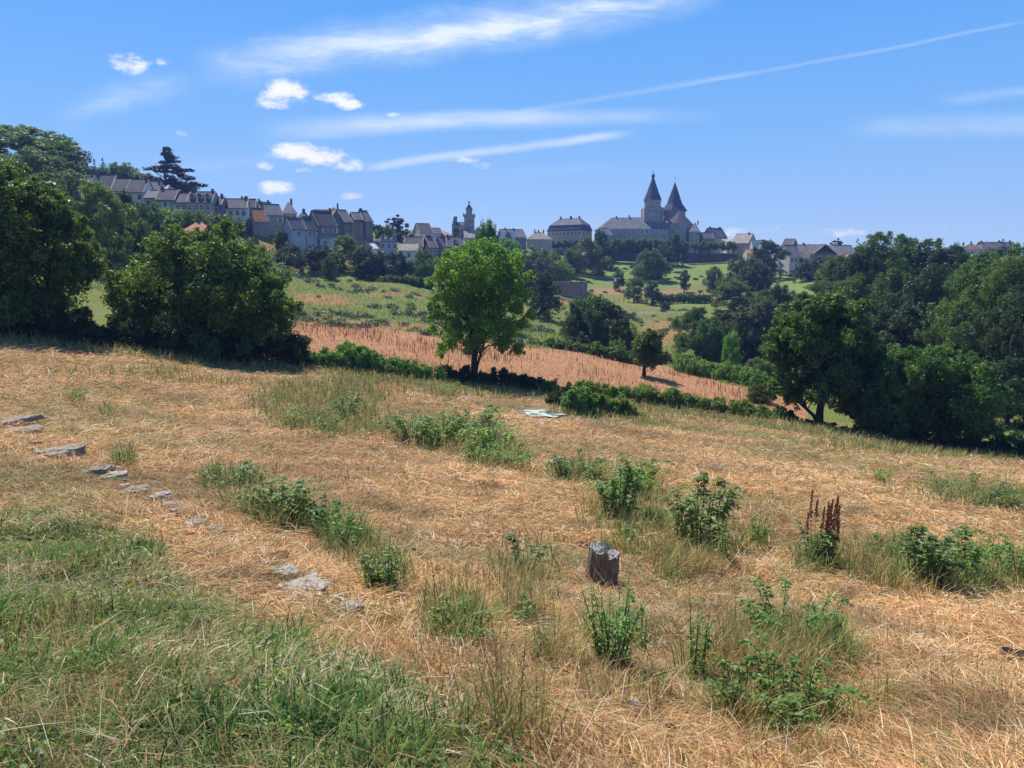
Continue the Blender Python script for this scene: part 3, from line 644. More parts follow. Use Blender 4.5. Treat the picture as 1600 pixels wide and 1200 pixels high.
hero('broadleaf_tree', 'big deeply shaded tree with bright green top at the left edge', (35, 515), 45,
     [(-60,300,60),(10,300,45),(40,320,40),(75,330,30),(20,360,60),(80,380,45),(110,400,30),(60,430,55),(0,430,60),(-60,400,70),(100,432,24),(128,392,14),(20,480,45),(70,475,35),(-40,480,50),(5,272,18),(98,340,18),(120,360,18),(60,300,18),(120,425,18),(78,462,18),(50,500,20),(0,500,35),(-40,270,30)],
     90000, .20, 'leaf_mid', [(0, 3.0, .3, .2), (1.2, 2.6, .18, .8), (-1.4, 2.8, .22, -.8)], 3.2, 201)
hero('hazel_bush', 'wide dark many stemmed bush in the left middle of the field edge', (318, 562), 50,
     [(248,398,22),(273,360,12),(272,388,22),(318,390,20),(298,380,14),(332,374,12),(345,362,10),(283,372,14),(365,385,16),(352,370,15),(310,420,40),(228,440,34),(370,425,34),(400,422,20),(270,450,55),(350,460,55),(415,460,32),(212,475,28),(430,490,24),(230,505,45),(310,510,50),(380,510,45),(195,440,18),(440,470,14),(205,500,18),(415,510,30),(355,352,9),(218,420,12),(392,396,12),(425,435,14),(190,448,12),(450,485,12),(290,545,30),(230,535,26),(345,545,30),(390,540,18)],
     100000, .19, 'leaf_mid', [(0, 2.2, .16, .3), (.8, 2.0, .12, .9), (-.8, 2.0, .12, -.9), (1.6, 1.8, .1, 1.2), (-1.5, 1.8, .1, -1.3)], 3.6, 211, 'bush')
hero('ash_tree', 'airy bright green tree standing alone in the centre before the rusty field', (741, 592), 60,
     [(738,392,15),(762,388,14),(718,402,15),(785,398,15),(700,415,15),(740,420,26),(775,422,22),(803,415,15),(690,432,14),(715,440,24),(750,452,29),(795,448,22),(688,462,17),(720,480,26),(765,485,29),(805,480,17),(822,462,10),(684,492,14),(712,512,21),(752,518,24),(795,515,21),(818,505,11),(700,534,13),(690,548,10),(735,540,15),(785,538,15),(810,545,11),(672,440,8),(826,432,9),(676,478,8),(828,490,9),(676,515,9),(806,398,9),(700,400,9)],
     60000, .18, 'leaf_bright', [(0, 3.4, .30, .05), (.1, 3.0, .12, .7)], 3.2, 221, core=.25, copies=3)
hero('field_tree', 'small dark tree with a short trunk in the rusty field', (1006, 596), 80,
     [(1012,528,12),(1003,540,13),(1024,538,13),(995,552,11),(1012,555,16),(1028,556,14),(1000,563,10),(1018,566,11),(1034,562,9),(993,540,8),(1015,520,7)],
     26000, .20, 'leaf_mid', [(0, 1.7, .22, .05)], 1.8, 231)
hero('broadleaf_tree', 'large tree with visible trunk at the right end of the field hedge', (1279, 668), 57,
     [(1290,482,22),(1265,490,22),(1315,490,24),(1240,505,22),(1285,515,32),(1335,510,24),(1225,530,22),(1262,540,32),(1310,545,36),(1350,540,24),(1212,555,18),(1245,570,32),(1295,580,34),(1340,580,30),(1222,590,20),(1265,605,24),(1310,612,24),(1352,605,22),(1212,610,14),(1235,622,14),(1200,545,10),(1206,600,10),(1298,468,10),(1250,478,10),(1330,480,12),(1335,625,22),(1362,560,16),(1320,640,14)],
     80000, .21, 'leaf_mid', [(0, 2.4, .33, .1), (-.1, 1.9, .16, -1.6)], 3.4, 241)
hero('round_bush', 'huge rounded bush tree with grey green top at the right of the field edge', (1440, 698), 54,
     [(1440,562,24),(1470,568,26),(1410,575,26),(1500,585,26),(1390,600,28),(1440,600,40),(1490,615,40),(1525,610,22),(1370,630,26),(1420,640,42),(1480,650,40),(1530,645,26),(1390,660,30),(1545,625,12),(1455,680,30),(1510,675,26),(1360,655,18),(1425,552,12),(1480,550,11),(1515,575,12),(1540,668,14),(1380,582,14),(1560,680,16),(1580,690,12)],
     90000, .19, 'leaf_mid', [(0, 2.0, .34, .2), (1.0, 1.8, .2, .9)], 3.4, 251, 'bush')
hero('field_tree', 'dark leaning tree mass between the field tree and the round bush', (1365, 690), 60,
     [(1372,600,26),(1355,625,24),(1390,625,26),(1340,645,18),(1375,655,28),(1402,665,22),(1350,668,16),(1385,580,20)],
     34000, .2, 'leaf_dark', [(0, 1.8, .25, .2)], 2.4, 261)
# ---------------------------------------------------------------- hedges
def hedge(name, label, line, hw, n, leaf, mat, seed, bright=None):
    """line: (px, base py, top py, depth)"""
    r = rs_(seed); p = []; x0 = P(line[0][0], line[0][1], line[0][3]); z00 = H1(x0[0], x0[1])
    L = []
    for (px, by, ty, y) in line:
        a = P(px, by, y); z = H1(a[0], y); L.append((a[0], y, z, max(.35, P(px, ty, y)[2]-z)))
    for i in range(len(L)-1):
        a, b = np.array(L[i]), np.array(L[i+1]); seg = np.hypot(*(b-a)[:2]); k = max(2, int(seg/.26))
        for j in range(k):
            q = a+(b-a)*(j+r.random())/k; h = q[3]*r.uniform(.65, 1.15)
            for zz in ((.35, .75) if h > .8 else (.45,)):
                rr = min(h, 1.6)*r.uniform(.42, .62)
                p.append((q[0]+r.normal()*.25-x0[0], q[1]+r.normal()*hw*.4-x0[1], H1(q[0], q[1])-z00+h*zz-.1, max(rr, .25)))
    V, l, s, c = leaves_from_puffs(p, n, leaf, seed, core=.1)
    tag(link(name, mesh_np(name, V, l, s, M[mat], c), None, (x0[0], x0[1], z00)), label, 'hedge')
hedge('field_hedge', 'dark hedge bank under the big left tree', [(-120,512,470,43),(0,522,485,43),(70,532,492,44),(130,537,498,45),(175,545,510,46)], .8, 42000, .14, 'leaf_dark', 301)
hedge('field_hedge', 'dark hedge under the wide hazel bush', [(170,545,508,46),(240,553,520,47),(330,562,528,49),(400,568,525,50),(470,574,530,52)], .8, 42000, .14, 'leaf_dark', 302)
hedge('field_hedge', 'bright leafy hedge between the hazel bush and the central tree', [(460,570,545,53),(500,576,548,53),(550,580,545,54),(600,586,562,55),(650,592,570,56),(690,598,575,57)], .7, 42000, .13, 'leaf_weed', 303)
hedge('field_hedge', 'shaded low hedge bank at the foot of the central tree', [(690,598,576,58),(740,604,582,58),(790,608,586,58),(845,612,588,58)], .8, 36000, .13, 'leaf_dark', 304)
hedge('field_hedge', 'long low hedge from the pond to the right hand field tree', [(850,616,598,57),(900,620,600,57),(960,630,606,57),(1010,638,610,57),(1040,645,612,57),(1100,652,625,57),(1160,660,632,57),(1220,668,640,57)], .6, 56000, .13, 'leaf_weed', 305)
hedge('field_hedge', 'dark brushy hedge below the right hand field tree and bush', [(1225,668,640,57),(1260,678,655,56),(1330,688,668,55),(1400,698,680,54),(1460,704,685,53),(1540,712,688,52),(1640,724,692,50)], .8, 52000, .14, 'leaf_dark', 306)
hedge('meadow_hedge', 'low grey green bramble hedge along the top of the far meadow', [(575,437,430,182),(620,441,434,180),(675,444,436,178)], 1.5, 9000, .4, 'leaf_mid', 307)
hedge('slope_hedge', 'thin hedge line along the lower path of the green slope', [(1030,470,460,235),(1060,468,458,235),(1110,470,460,232)], 1.2, 8000, .4, 'leaf_mid', 308)
hedge('meadow_hedge', 'low green hedge between the dock field and the bush clump', [(850,536,528,100),(900,545,536,99),(960,553,544,98),(995,560,550,97)], 1.0, 14000, .25, 'leaf_mid', 309)
hedge('meadow_hedge', 'weedy hedge from the small field tree down to the right hand field tree', [(1060,572,556,98),(1100,584,566,95),(1150,598,576,92),(1200,615,590,86)], 1.4, 22000, .22, 'leaf_weed', 310)
# ---------------------------------------------------------------- buildings
def mat_roof(name, c1, c2, c3, row=.28):
    m, k = newmat(name); ob = k.node('ShaderNodeTexCoord').outputs['Object']
    oi = k.node('ShaderNodeObjectInfo').outputs['Random']
    big = k.noise(.35, 4, .6, ob); fine = k.noise(3.5, 5, .7, ob)
    mp = k.node('ShaderNodeMapping', {'Vector': ob, 'Scale': (1, 1, 1.0/row)}).outputs[0]
    cell = k.node('ShaderNodeTexVoronoi', {'Vector': mp, 'Scale': 2.4}).outputs['Color']
    cs = k.node('ShaderNodeSeparateColor', {0: cell}).outputs[0]
    c = k.mix(k.ramp(big, .35, .65), c1, c2); c = k.mix(k.m('MULTIPLY', k.ramp(fine, .5, .72), .7), c, c3)
    v = k.m('ADD', .80, k.m('ADD', k.m('MULTIPLY', cs, .3), k.m('MULTIPLY', oi, .16))); c = k.mix(1.0, c, k.node('ShaderNodeCombineColor', {0: v, 1: v, 2: v}).outputs[0], 'MULTIPLY')
    b = k.node('ShaderNodeBsdfPrincipled', {'Base Color': c, 'Roughness': .85, 'Specular IOR Level': .12})
    bn = k.node('ShaderNodeBump', {'Height': k.m('ADD', cs, fine), 'Strength': .5, 'Distance': .04}); k.link(bn.outputs[0], b.inputs['Normal'])
    finish(k, b.outputs[0]); return m
def mat_wall(name, c1, c2, stone=.5):
    m, k = newmat(name); ob = k.node('ShaderNodeTexCoord').outputs['Object']; oi = k.node('ShaderNodeObjectInfo').outputs['Random']
    big = k.noise(.45, 5, .65, ob); mp = k.node('ShaderNodeMapping', {'Vector': ob, 'Scale': (1, 1, 1.8)}).outputs[0]
    vo = k.node('ShaderNodeTexVoronoi', {'Vector': mp, 'Scale': 2.2}).outputs['Color']; cs = k.node('ShaderNodeSeparateColor', {0: vo}).outputs[0]
    sm = k.node('ShaderNodeMapping', {'Vector': ob, 'Scale': (1, 1, .15)}).outputs[0]; st = k.noise(1.6, 5, .6, sm)
    c = k.mix(k.ramp(big, .35, .65), c1, c2); c = k.mix(k.m('MULTIPLY', k.ramp(st, .52, .75), .55), c, tuple(q*.45 for q in c1))
    v = k.m('ADD', 1-stone*.35, k.m('ADD', k.m('MULTIPLY', cs, stone*.6), k.m('MULTIPLY', oi, .12))); c = k.mix(1.0, c, k.node('ShaderNodeCombineColor', {0: v, 1: v, 2: v}).outputs[0], 'MULTIPLY')
    b = k.node('ShaderNodeBsdfPrincipled', {'Base Color': c, 'Roughness': .92, 'Specular IOR Level': .15})
    bn = k.node('ShaderNodeBump', {'Height': k.m('ADD', cs, big), 'Strength': .4, 'Distance': .05}); k.link(bn.outputs[0], b.inputs['Normal'])
    finish(k, b.outputs[0]); return m
RM = {'s': mat_roof('slate', (0.118, 0.106, 0.110), (0.088, 0.080, 0.085), (0.170, 0.152, 0.145)), 'g': mat_roof('slate_grey', (0.173, 0.169, 0.173), (0.137, 0.133, 0.140), (0.238, 0.223, 0.209)),
      'b': mat_roof('slate_blue', (0.080, 0.092, 0.120), (0.068, 0.076, 0.100), (0.120, 0.128, 0.144)), 'o': mat_roof('clay_tile', (0.494, 0.209, 0.104), (0.399, 0.162, 0.085), (0.551, 0.304, 0.171)),
      'r': mat_roof('brown_tile', (0.161, 0.091, 0.063), (0.119, 0.070, 0.052), (0.210, 0.133, 0.091)), 'w': mat_roof('pale_roof', (0.520, 0.500, 0.480), (0.420, 0.410, 0.400), (0.600, 0.580, 0.550)),
      'p': mat_roof('pale_tile', (0.336, 0.280, 0.224), (0.264, 0.224, 0.188), (0.400, 0.352, 0.288)), 'd': mat_roof('old_orange', (0.306, 0.145, 0.085), (0.221, 0.111, 0.072), (0.357, 0.221, 0.145))}
WM = {'k': mat_wall('darkest_stone', (.13, .115, .10), (.09, .082, .072), .7), 's': mat_wall('stone', (0.384, 0.339, 0.288), (0.307, 0.275, 0.243), .7), 'd': mat_wall('dark_stone', (0.256, 0.224, 0.198), (0.198, 0.179, 0.160), .7), 'p': mat_wall('plaster', (0.666, 0.614, 0.538), (0.563, 0.525, 0.474), .12),  # the first stone is simply the darkest tone, for retaining and garden walls
      'c': mat_wall('cream', (0.794, 0.717, 0.589), (0.691, 0.627, 0.525), .12), 'b': mat_wall('blue_grey', (0.461, 0.474, 0.474), (0.384, 0.397, 0.410), .15), 't': mat_wall('warm_stone', (0.538, 0.435, 0.333), (0.448, 0.371, 0.294), .6)}
M['frame'] = mat_plain('frame', (.62, .59, .54), (.52, .50, .46), 3, .7); M['pane'] = mat_plain('pane', (.035, .04, .05), (.02, .022, .03), 1, .15, spec=.6)
M['shutter'] = mat_plain('shutter', (.50, .54, .58), (.42, .46, .50), 3, .7); M['brick'] = mat_plain('brick', (.20, .13, .10), (.13, .09, .075), 5, .9); M['door'] = mat_plain('door', (.10, .065, .045), (.07, .05, .035), 4, .7)
def window_mesh(kind):
    m = MB(); t = .09
    for q in ((-.5,-.5+t,-.5,.5), (.5-t,.5,-.5,.5), (-.5+t,.5-t,.5-t,.5), (-.5+t,.5-t,-.5,-.5+t*.9), (-.025,.025,-.5+t,.5-t), (-.5+t,-.025,.02,.06), (.025,.5-t,.02,.06)):
        m.box(q[0], q[1], -.05, .03, q[2], q[3])
    if kind == 'sh':
        m.box(-.98, -.51, -.07, -.02, -.5, .5, 1); m.box(.51, .98, -.07, -.02, -.5, .5, 1)
    return m.mesh('window', [M['frame'], M['shutter']])
WMESH = {k: window_mesh(k) for k in ('n', 'sh')}; PANE = MB().box(-.41, .41, -.015, .0, -.42, .42).mesh('pane', M['pane'])
DOOR = MB().box(-.5, .5, -.05, .02, 0, 1).box(-.42, .42, -.07, -.05, .04, .46).box(-.42, .42, -.07, -.05, .52, .95).mesh('door', M['door'])
def add_window(par, loc, rz, w=.95, h=1.35, kind='n'):
    f = link('window', WMESH[kind], par, loc, (0, 0, rz), (w, 1, h)); link('pane', PANE, f); return f
def chimney_mb(w=.8, d=.55, h=1.6):
    m = MB().box(-w/2, w/2, -d/2, d/2, -1.2, h).box(-w/2-.06, w/2+.06, -d/2-.06, d/2+.06, h, h+.12)
    m.ring([(.11, h+.12), (.09, h+.45)], 8, -w*.22, 0); m.ring([(.11, h+.12), (.09, h+.42)], 8, w*.22, 0); return m
CHIM = [chimney_mb().mesh('chimney', M['brick']), chimney_mb(1.1, .6, 1.3).mesh('chimney', M['brick'])]
def dormer_mesh(roof):
    return MB().box(-.6, .6, -.1, 1.6, 0, 1.1, 0).add([(-.75,-.25,1.1),(.75,-.25,1.1),(.75,2.4,1.1),(-.75,2.4,1.1),(0,-.25,1.75),(0,2.6,1.75)], [(0,1,4),(1,2,5,4),(3,0,4,5),(2,3,5),(0,3,2,1)], 1).box(-.36,.36,-.13,-.1,.2,.98,2).mesh('dormer', [M['frame'], roof, M['pane']])
DORM = {k: dormer_mesh(RM[k]) for k in ('s', 'g', 'b')}
def house(px0, px1, rpy, epy, bpy_, y, rz, kind, wall, roof, label, D=7.5, wins='', chim=(), name='house', dorm=0, door=None, hipf=.9, cat='house', xoff=0):
    cx = (px0+px1)/2; a = abs(R(rz)); c = P(cx, epy, y+D*.35); zb = P(cx, bpy_, y)[2]; ze = P(cx, epy, y)[2]; zr = P(cx, rpy, y+D*.4)[2]
    wp = (px1-px0)*y/F
    if kind == 'front': Wl = max(2.5, (wp-D*math.sin(a))/math.cos(a))
    else: Wl = max(2.5, (wp-D*math.sin(a))/math.cos(a))
    h = ze-zb; hr = max(.5, zr-ze); e = empty(name, (c[0], y+D*.35, zb), R(rz)); tag(e, label, cat)
    X, Yh = Wl/2, D/2; ov = .28; rm = RM[roof]; wm = WM[wall]
    w = MB(); r = MB()
    if kind in ('gable', 'front'):
        if kind == 'front': X, Yh = D/2, Wl/2
        t = .16
        w.add([(-X,-Yh,-4),(X,-Yh,-4),(X,Yh,-4),(-X,Yh,-4),(-X,-Yh,h),(X,-Yh,h),(X,Yh,h),(-X,Yh,h),(-X,0,h+hr),(X,0,h+hr)],
              [(0,1,5,4),(2,3,7,6),(1,2,6,9,5),(3,0,4,8,7),(4,5,9,8),(6,7,8,9),(0,3,2,1)])
        sl = hr/Yh; g = .03
        for s in (-1, 1):
            y0, z0 = s*(Yh+ov), h-ov*sl+g; pr = [(-X-ov*.6, y0, z0), (X+ov*.6, y0, z0), (X+ov*.6, 0, h+hr+g), (-X-ov*.6, 0, h+hr+g)]
            r.add(pr+[(p[0], p[1], p[2]+t) for p in pr], [(0,1,2,3),(7,6,5,4),(0,4,5,1),(1,5,6,2),(2,6,7,3),(3,7,4,0)])
        r.box(-X-ov*.6, X+ov*.6, -.12, .12, h+hr+t+g-.02, h+hr+t+g+.09)
        for sx in (-1, 1):   # mortared verges
            for s in (-1, 1):
                y0, z0 = s*(Yh+ov), h-ov*sl+g+t; xa, xb = sorted((sx*(X+ov*.6+.02), sx*(X+ov*.6-.20))); pr = [(xa, y0, z0-.1), (xb, y0, z0-.1), (xb, 0, h+hr+g+t-.1), (xa, 0, h+hr+g+t-.1)]
                r.add(pr+[(p[0], p[1], p[2]+.17) for p in pr], [(0,1,2,3),(7,6,5,4),(0,4,5,1),(1,5,6,2),(2,6,7,3),(3,7,4,0)], 1)
    elif kind == 'hip':
        w.box(-X, X, -Yh, Yh, -4, h); hx = max(.2, X-Yh*hipf)
        r.add([(-X-ov,-Yh-ov,h),(X+ov,-Yh-ov,h),(X+ov,Yh+ov,h),(-X-ov,Yh+ov,h),(-hx,0,h+hr),(hx,0,h+hr)], [(0,1,5,4),(1,2,5),(2,3,4,5),(3,0,4),(0,3,2,1)])
        w.box(-X-.08, X+.08, -Yh-.08, Yh+.08, h-.25, h-.01)
    elif kind == 'mansard':
        w.box(-X, X, -Yh, Yh, -4, h); h1 = hr*.45; i = .7; X2, Y2 = X-i, Yh-i; hx = max(.3, X2-Y2*.8)
        r.add([(-X-ov,-Yh-ov,h),(X+ov,-Yh-ov,h),(X+ov,Yh+ov,h),(-X-ov,Yh+ov,h),(-X2,-Y2,h+h1),(X2,-Y2,h+h1),(X2,Y2,h+h1),(-X2,Y2,h+h1)], [(0,1,5,4),(1,2,6,5),(2,3,7,6),(3,0,4,7),(0,3,2,1)])
        r.add([(-X2-.15,-Y2-.15,h+h1),(X2+.15,-Y2-.15,h+h1),(X2+.15,Y2+.15,h+h1),(-X2-.15,Y2+.15,h+h1),(-hx,0,h+hr),(hx,0,h+hr)], [(0,1,5,4),(1,2,5),(2,3,4,5),(3,0,4),(0,3,2,1)], 1)
    elif kind == 'shed':
        w.add([(-X,-Yh,-4),(X,-Yh,-4),(X,Yh,-4),(-X,Yh,-4),(-X,-Yh,h),(X,-Yh,h),(X,Yh,h+hr),(-X,Yh,h+hr)], [(0,1,5,4),(1,2,6,5),(2,3,7,6),(3,0,4,7),(4,5,6,7),(0,3,2,1)])
        r.add([(-X-.2,-Yh-.25,h+.03),(X+.2,-Yh-.25,h+.03),(X+.2,Yh+.1,h+hr+.05),(-X-.2,Yh+.1,h+hr+.05),(-X-.2,-Yh-.25,h+.17),(X+.2,-Yh-.25,h+.17),(X+.2,Yh+.1,h+hr+.19),(-X-.2,Yh+.1,h+hr+.19)], [(0,3,2,1),(4,5,6,7),(0,1,5,4),(1,2,6,5),(2,3,7,6),(3,0,4,7)])
    w.build('wall', wm, e)
    rmats = [RM['b'], RM['g']] if kind == 'mansard' else [rm, WM['s']]
    ro = r.build('roof', rmats, e)
    rot90 = kind == 'front'
    if rot90:
        for o in (ro, e.children[0]): o.rotation_euler = (0, 0, math.pi/2)
    FX, FY = (Wl/2, D/2)
    rr = random.Random(int(px0*13+rpy))
    for f in chim:
        if kind == 'front': lx, ly, lz = 0, (f-.5)*D, h+hr
        else: lx, ly, lz = (f-.5)*(2*X-.8 if kind == 'gable' else 2*X*.7), 0, h+hr
        if kind == 'shed': ly, lz = FY-.3, h+hr
        o = link('chimney', CHIM[rr.randrange(2)], ro, (lx, ly, lz-.15) if not rot90 else (ly, 0, lz-.15), (0, 0, math.pi/2 if not rot90 else 0), (.9, .9, rr.uniform(.45, .7)))
    for i in range(dorm):
        sl = hr/(D/2) if kind != 'mansard' else 1
        if kind == 'mansard': link('dormer', DORM['b'], ro, ((i+.5)/dorm*2*X-X, -Yh-.02, h+.25), None, (.85, .5, .9))
        else: link('dormer', DORM['s'], ro, ((i+.6)/(dorm+.2)*2*X-X, -Yh*.72, h+hr*.22), None, (1, 1, .95))
    for sp in wins.split():
        face = sp[0]; kd = 'sh' if sp.endswith('s') else 'n'; nx, nz = sp[1:].rstrip('s').split('x'); nx, nz = int(nx), int(nz)
        Lw = 2*FX if face == 'F' else 2*FY
        for i in range(nx):
            for j in range(nz):
                if rr.random() < .07 and nx*nz > 2: continue
                u = (i+.5)/nx*Lw-Lw/2+rr.uniform(-.15, .15); zz = h-1.15-j*2.7 if face == 'F' or kind != 'gable' else h-.6-j*2.7
                if zz < .2: continue
                if face == 'F': add_window(e, (u, -FY-.02, zz), 0, kind=kd)
                elif face == 'R': add_window(e, (FX+.02, u, zz), math.pi/2, kind=kd)
                else: add_window(e, (-FX-.02, u, zz), -math.pi/2, kind=kd)
    if door is not None: link('door', DOOR, e, (door*FX, -FY-.02, 0), None, (1.1, 1, 2.1))
    return e
HS = [
 # the terrace climbing the left hillside
 (92,121,275,287,318,206,4,'gable','s','s','first slate roofed house of the terrace, half hidden by trees',7,'F2x1',(.1,)),
 (118,152,277,290,322,204,6,'gable','d','s','second terrace house with a long plain slate roof over the chestnut',7,'F2x1',(.95,)),
 (150,184,274,297,330,198,4,'gable','p','s','terrace house with the tallest brown slate roof and pale wall',8,'F2x1',(.03,)),
 (182,208,280,299,338,196,5,'gable','p','s','terrace house with a brown roof and two windows above the chestnut',8,'F1x2',()),
 (205,235,281,301,338,194,5,'gable','p','s','terrace house with two dark windows side by side under a brown roof',8,'F2x2',(.97,)),
 (231,254,284,302,320,208,4,'gable','s','g','back house with a pale grey roof, first of two above the lower row',7,'',(.95,)),
 (253,276,289,306,320,208,-12,'hip','s','w','back house with a hipped pale grey roof beside the cedar',7,'',()),
 (234,259,299,310,336,191,4,'gable','s','g','low terrace house with a grey roof and a dark porch below',7,'F2x2',()),
 (250,282,297,313,337,190,6,'gable','s','s','terrace house with one white shuttered window at its right',7.5,'F1x1s',(.03,)),
 (279,301,303,317,336,190,5,'gable','s','s','narrow terrace house with two white windows',7,'F2x1s',()),
 (298,339,301,317,336,189,5,'gable','s','s','terrace house with three dormers and small brown shuttered windows',8,'F4x1',(.02,.95),'house',3),
 (334,352,309,321,340,192,6,'gable','d','s','narrow dark house between the dormer house and the long roofed house',7,'F1x1',(.9,)),
 (345,392,312,326,350,196,12,'gable','p','s','long terrace house with a plain brown roof and dark paired windows',8,'F4x1',(.95,)),
 (372,405,312,330,345,205,14,'gable','s','s','terrace house behind the orange roofed barn with a white chimney patch',8,'',(.03,.4)),
 (395,428,317,330,345,212,14,'gable','s','s','house with a long ridge behind the two gabled stone houses',8,'',(.2,.9)),
 (356,419,326,346,362,186,38,'gable','s','d','barn with a wide orange tiled roof and a stone gable at left',9,'F2x1',()),
 (353,384,341,351,360,181,35,'gable','d','d','low orange tiled outbuilding left of the cypress',5,'',()),
 (397,444,320,336,356,192,35,'gable','s','g','stone house with a grey roof and left gable above the small shrubs',9,'F3x1s',(.03,)),
 (434,469,316,334,348,198,22,'hip','t','g','square house with a steep pointed grey roof and a dormer',9,'F2x1',(.85,),'house',0,None,.75),
 (440,478,342,358,374,184,42,'gable','b','b','small blue grey gabled house with a bright slate roof',7,'F1x1',()),
 (466,494,340,359,378,187,40,'gable','b','s','pale house with white windows right of the blue gabled house',7,'F2x2s',()),
 (478,527,331,353,374,190,40,'gable','d','s','tall stone house with a bare left gable and brown roof end',9,'F4x1s',()),
 (468,482,330,342,352,205,0,'hip','d','s','small dark hipped roof between the pointed roof and bare gable',6,'',(.5,)),
 (490,524,329,338,350,212,0,'gable','d','r','dark brown roof behind the bare gabled house',8,'',(.8,)),
 (506,538,324,336,350,218,15,'hip','d','s','dark hipped roof highest of the crowded ridge houses',9,'',(.9,)),
 (515,553,329,347,372,200,42,'gable','d','g','big shaded barn gable with one small square window',10,'L1x1',()),
 (545,566,333,344,358,205,25,'gable','d','s','small shaded house behind the big barn gable',7,'',()),
 (553,582,330,346,356,212,45,'gable','d','g','pointed house with a bright grey right slope at the ridge end',8,'',(.03,)),
 (547,583,344,355,360,225,10,'gable','p','p','pale sunlit roof partly hidden by trees under the ridge end',8,'',()),
 (286,338,346,361,372,150,14,'hip','c','o','small house with a bright orange hipped tile roof',7,'F2x1',(.45,),'house',0,None,.8),
 (443,470,375,387,396,172,30,'gable','p','s','low brown roofed outbuilding just above the dark tree row',6,'',()),
 (462,506,374,386,392,176,2,'shed','c','r','long lean to with a dark brown roof and cream wall',5,'F2x1',()),
 (486,520,369,373,384,182,2,'shed','p','w','small white terrace shelter with an awning above the lean to',4,'F2x1',()),
 # middle of the town
 (562,594,381,389,402,215,30,'gable','c','w','low shed with a shining white roof left of the mansard house',7,'',()),
 (580,623,370,378,404,222,22,'mansard','b','b','pale blue mansard house with tall windows and grey flat topped roof',9,'F3x2',(),'house',3),
 (622,655,381,392,403,224,8,'gable','p','p','low house with a pale brown roof right of the mansard house',7,'F1x1',()),
 (630,663,371,386,401,236,8,'gable','t','s','house with a mottled brown roof and brown shutters',8,'F2x1',(),'house'),
 (658,684,371,387,402,238,25,'gable','d','s','narrow dark houses row with three raised slate gables',8,'F3x1',(.1,.6)),
 (680,700,371,385,400,240,40,'gable','b','s','house with a plain pale blue grey gable beside two framed windows',8,'',(.7,)),
 (696,726,371,386,402,238,5,'gable','d','s','stone house with two white framed windows and one dormer',8,'F2x1',(.0,.95),'house',1),
 (643,678,350,364,376,285,25,'gable','c','s','pale upper house with a wide sloping brown roof',9,'',()),
 (668,693,357,366,376,290,20,'gable','p','s','dark roofed upper house right of the wide sloping roof',8,'',()),
 (676,709,360,368,377,300,5,'hip','t','p','long low pale roof just left of the little castle',8,'',()),
 (724,748,361,372,380,322,5,'gable','s','p','pale roofed house at the foot of the castle tower',8,'',(.2,)),
 (742,770,358,368,380,335,5,'gable','s','s','roof half hidden by the green tree behind the central crown',8,'',(.1,)),
 (776,822,359,371,384,330,20,'gable','d','g','long grey roofed house with two chimneys right of the central crown',9,'F2x1',(.2,.6)),
 (788,800,363,373,382,325,0,'front','b','g','small blue grey gable in front of the long two chimney roof',6,'',()),
 (820,862,362,374,384,345,5,'hip','t','p','wide pale sunlit hipped roof left of the long mansard house',10,'',(.3,.5,.8)),
 (856,924,341,361,380,355,-36,'mansard','t','b','long mansard house with a row of small roof windows',9,'F9x1 R3x1',(.12,.55,.9),'mansard_house',9),
 # around the abbey
 (932,955,357,368,380,350,20,'gable','s','g','low grey annex at the left end of the abbey',8,'',()),
 (932,1041,340,358,381,365,3,'hip','s','g','long abbey wing with a big slate roof hipped at the left',15,'F14x1s F7x2',(.18,.45),'abbey_wing'),
 (1074,1097,348,362,385,360,-15,'hip','s','g','tall narrow house attached right of the church apse',9,'F2x2',(.9,)),
 (1096,1136,357,371,384,368,35,'gable','s','g','grey gabled house with two chimneys right of the church',10,'R1x1',(.15,.9)),
 (1094,1112,364,373,384,362,0,'gable','d','s','small low house between the church and the gabled house',7,'F2x1',()),
 (1130,1152,374,379,388,355,5,'shed','p','p','low pale roofed building behind the last limes',7,'',()),
 (1142,1184,366,380,396,345,-38,'gable','s','p','gabled house with a pale left roof slope and stone right gable',10,'R1x1',(.8,)),
 (1178,1196,376,388,396,335,10,'front','p','g','small grey roofed house beside the tall dark tree',8,'',()),
 (1163,1180,390,396,402,325,5,'gable','t','o','little orange tiled outbuilding at the end of the terrace wall',5,'',()),
 (1218,1250,374,384,398,325,-35,'gable','d','s','dark gabled house behind the grey roofed farmhouse',9,'',()),
 (1217,1248,384,402,412,290,15,'gable','p','g','farmhouse with a steep grey roof and pale wall right of the tall tree',9,'F3x1',(.97,)),
 (1236,1274,383,394,406,315,5,'gable','s','g','long lichen spotted grey roof behind the stone gable barn',9,'',(.05,.5)),
 (1248,1262,397,404,410,292,5,'gable','t','o','low orange roofed shed between farmhouse and barn',5,'',()),
 (1262,1298,383,397,412,284,2,'front','d','s','dark stone barn with its broad gable facing the meadow',10,'',()),
 (1286,1330,384,401,408,300,2,'gable','s','g','long barn with a large pale grey slate roof',11,'',()),
 (1300,1332,399,405,412,286,3,'shed','p','o','row of low sheds with orange brown tiled roofs',5,'F2x1',()),
 (1495,1538,381,390,400,320,-20,'hip','b','r','far pale blue house with a brown hipped roof and chimneys',9,'F3x1',(.05,.5,.95)),
 (1528,1582,379,389,400,335,-8,'gable','s','s','far long dark roofed house under the ragged conifers',9,'',(.05,.6)),
]
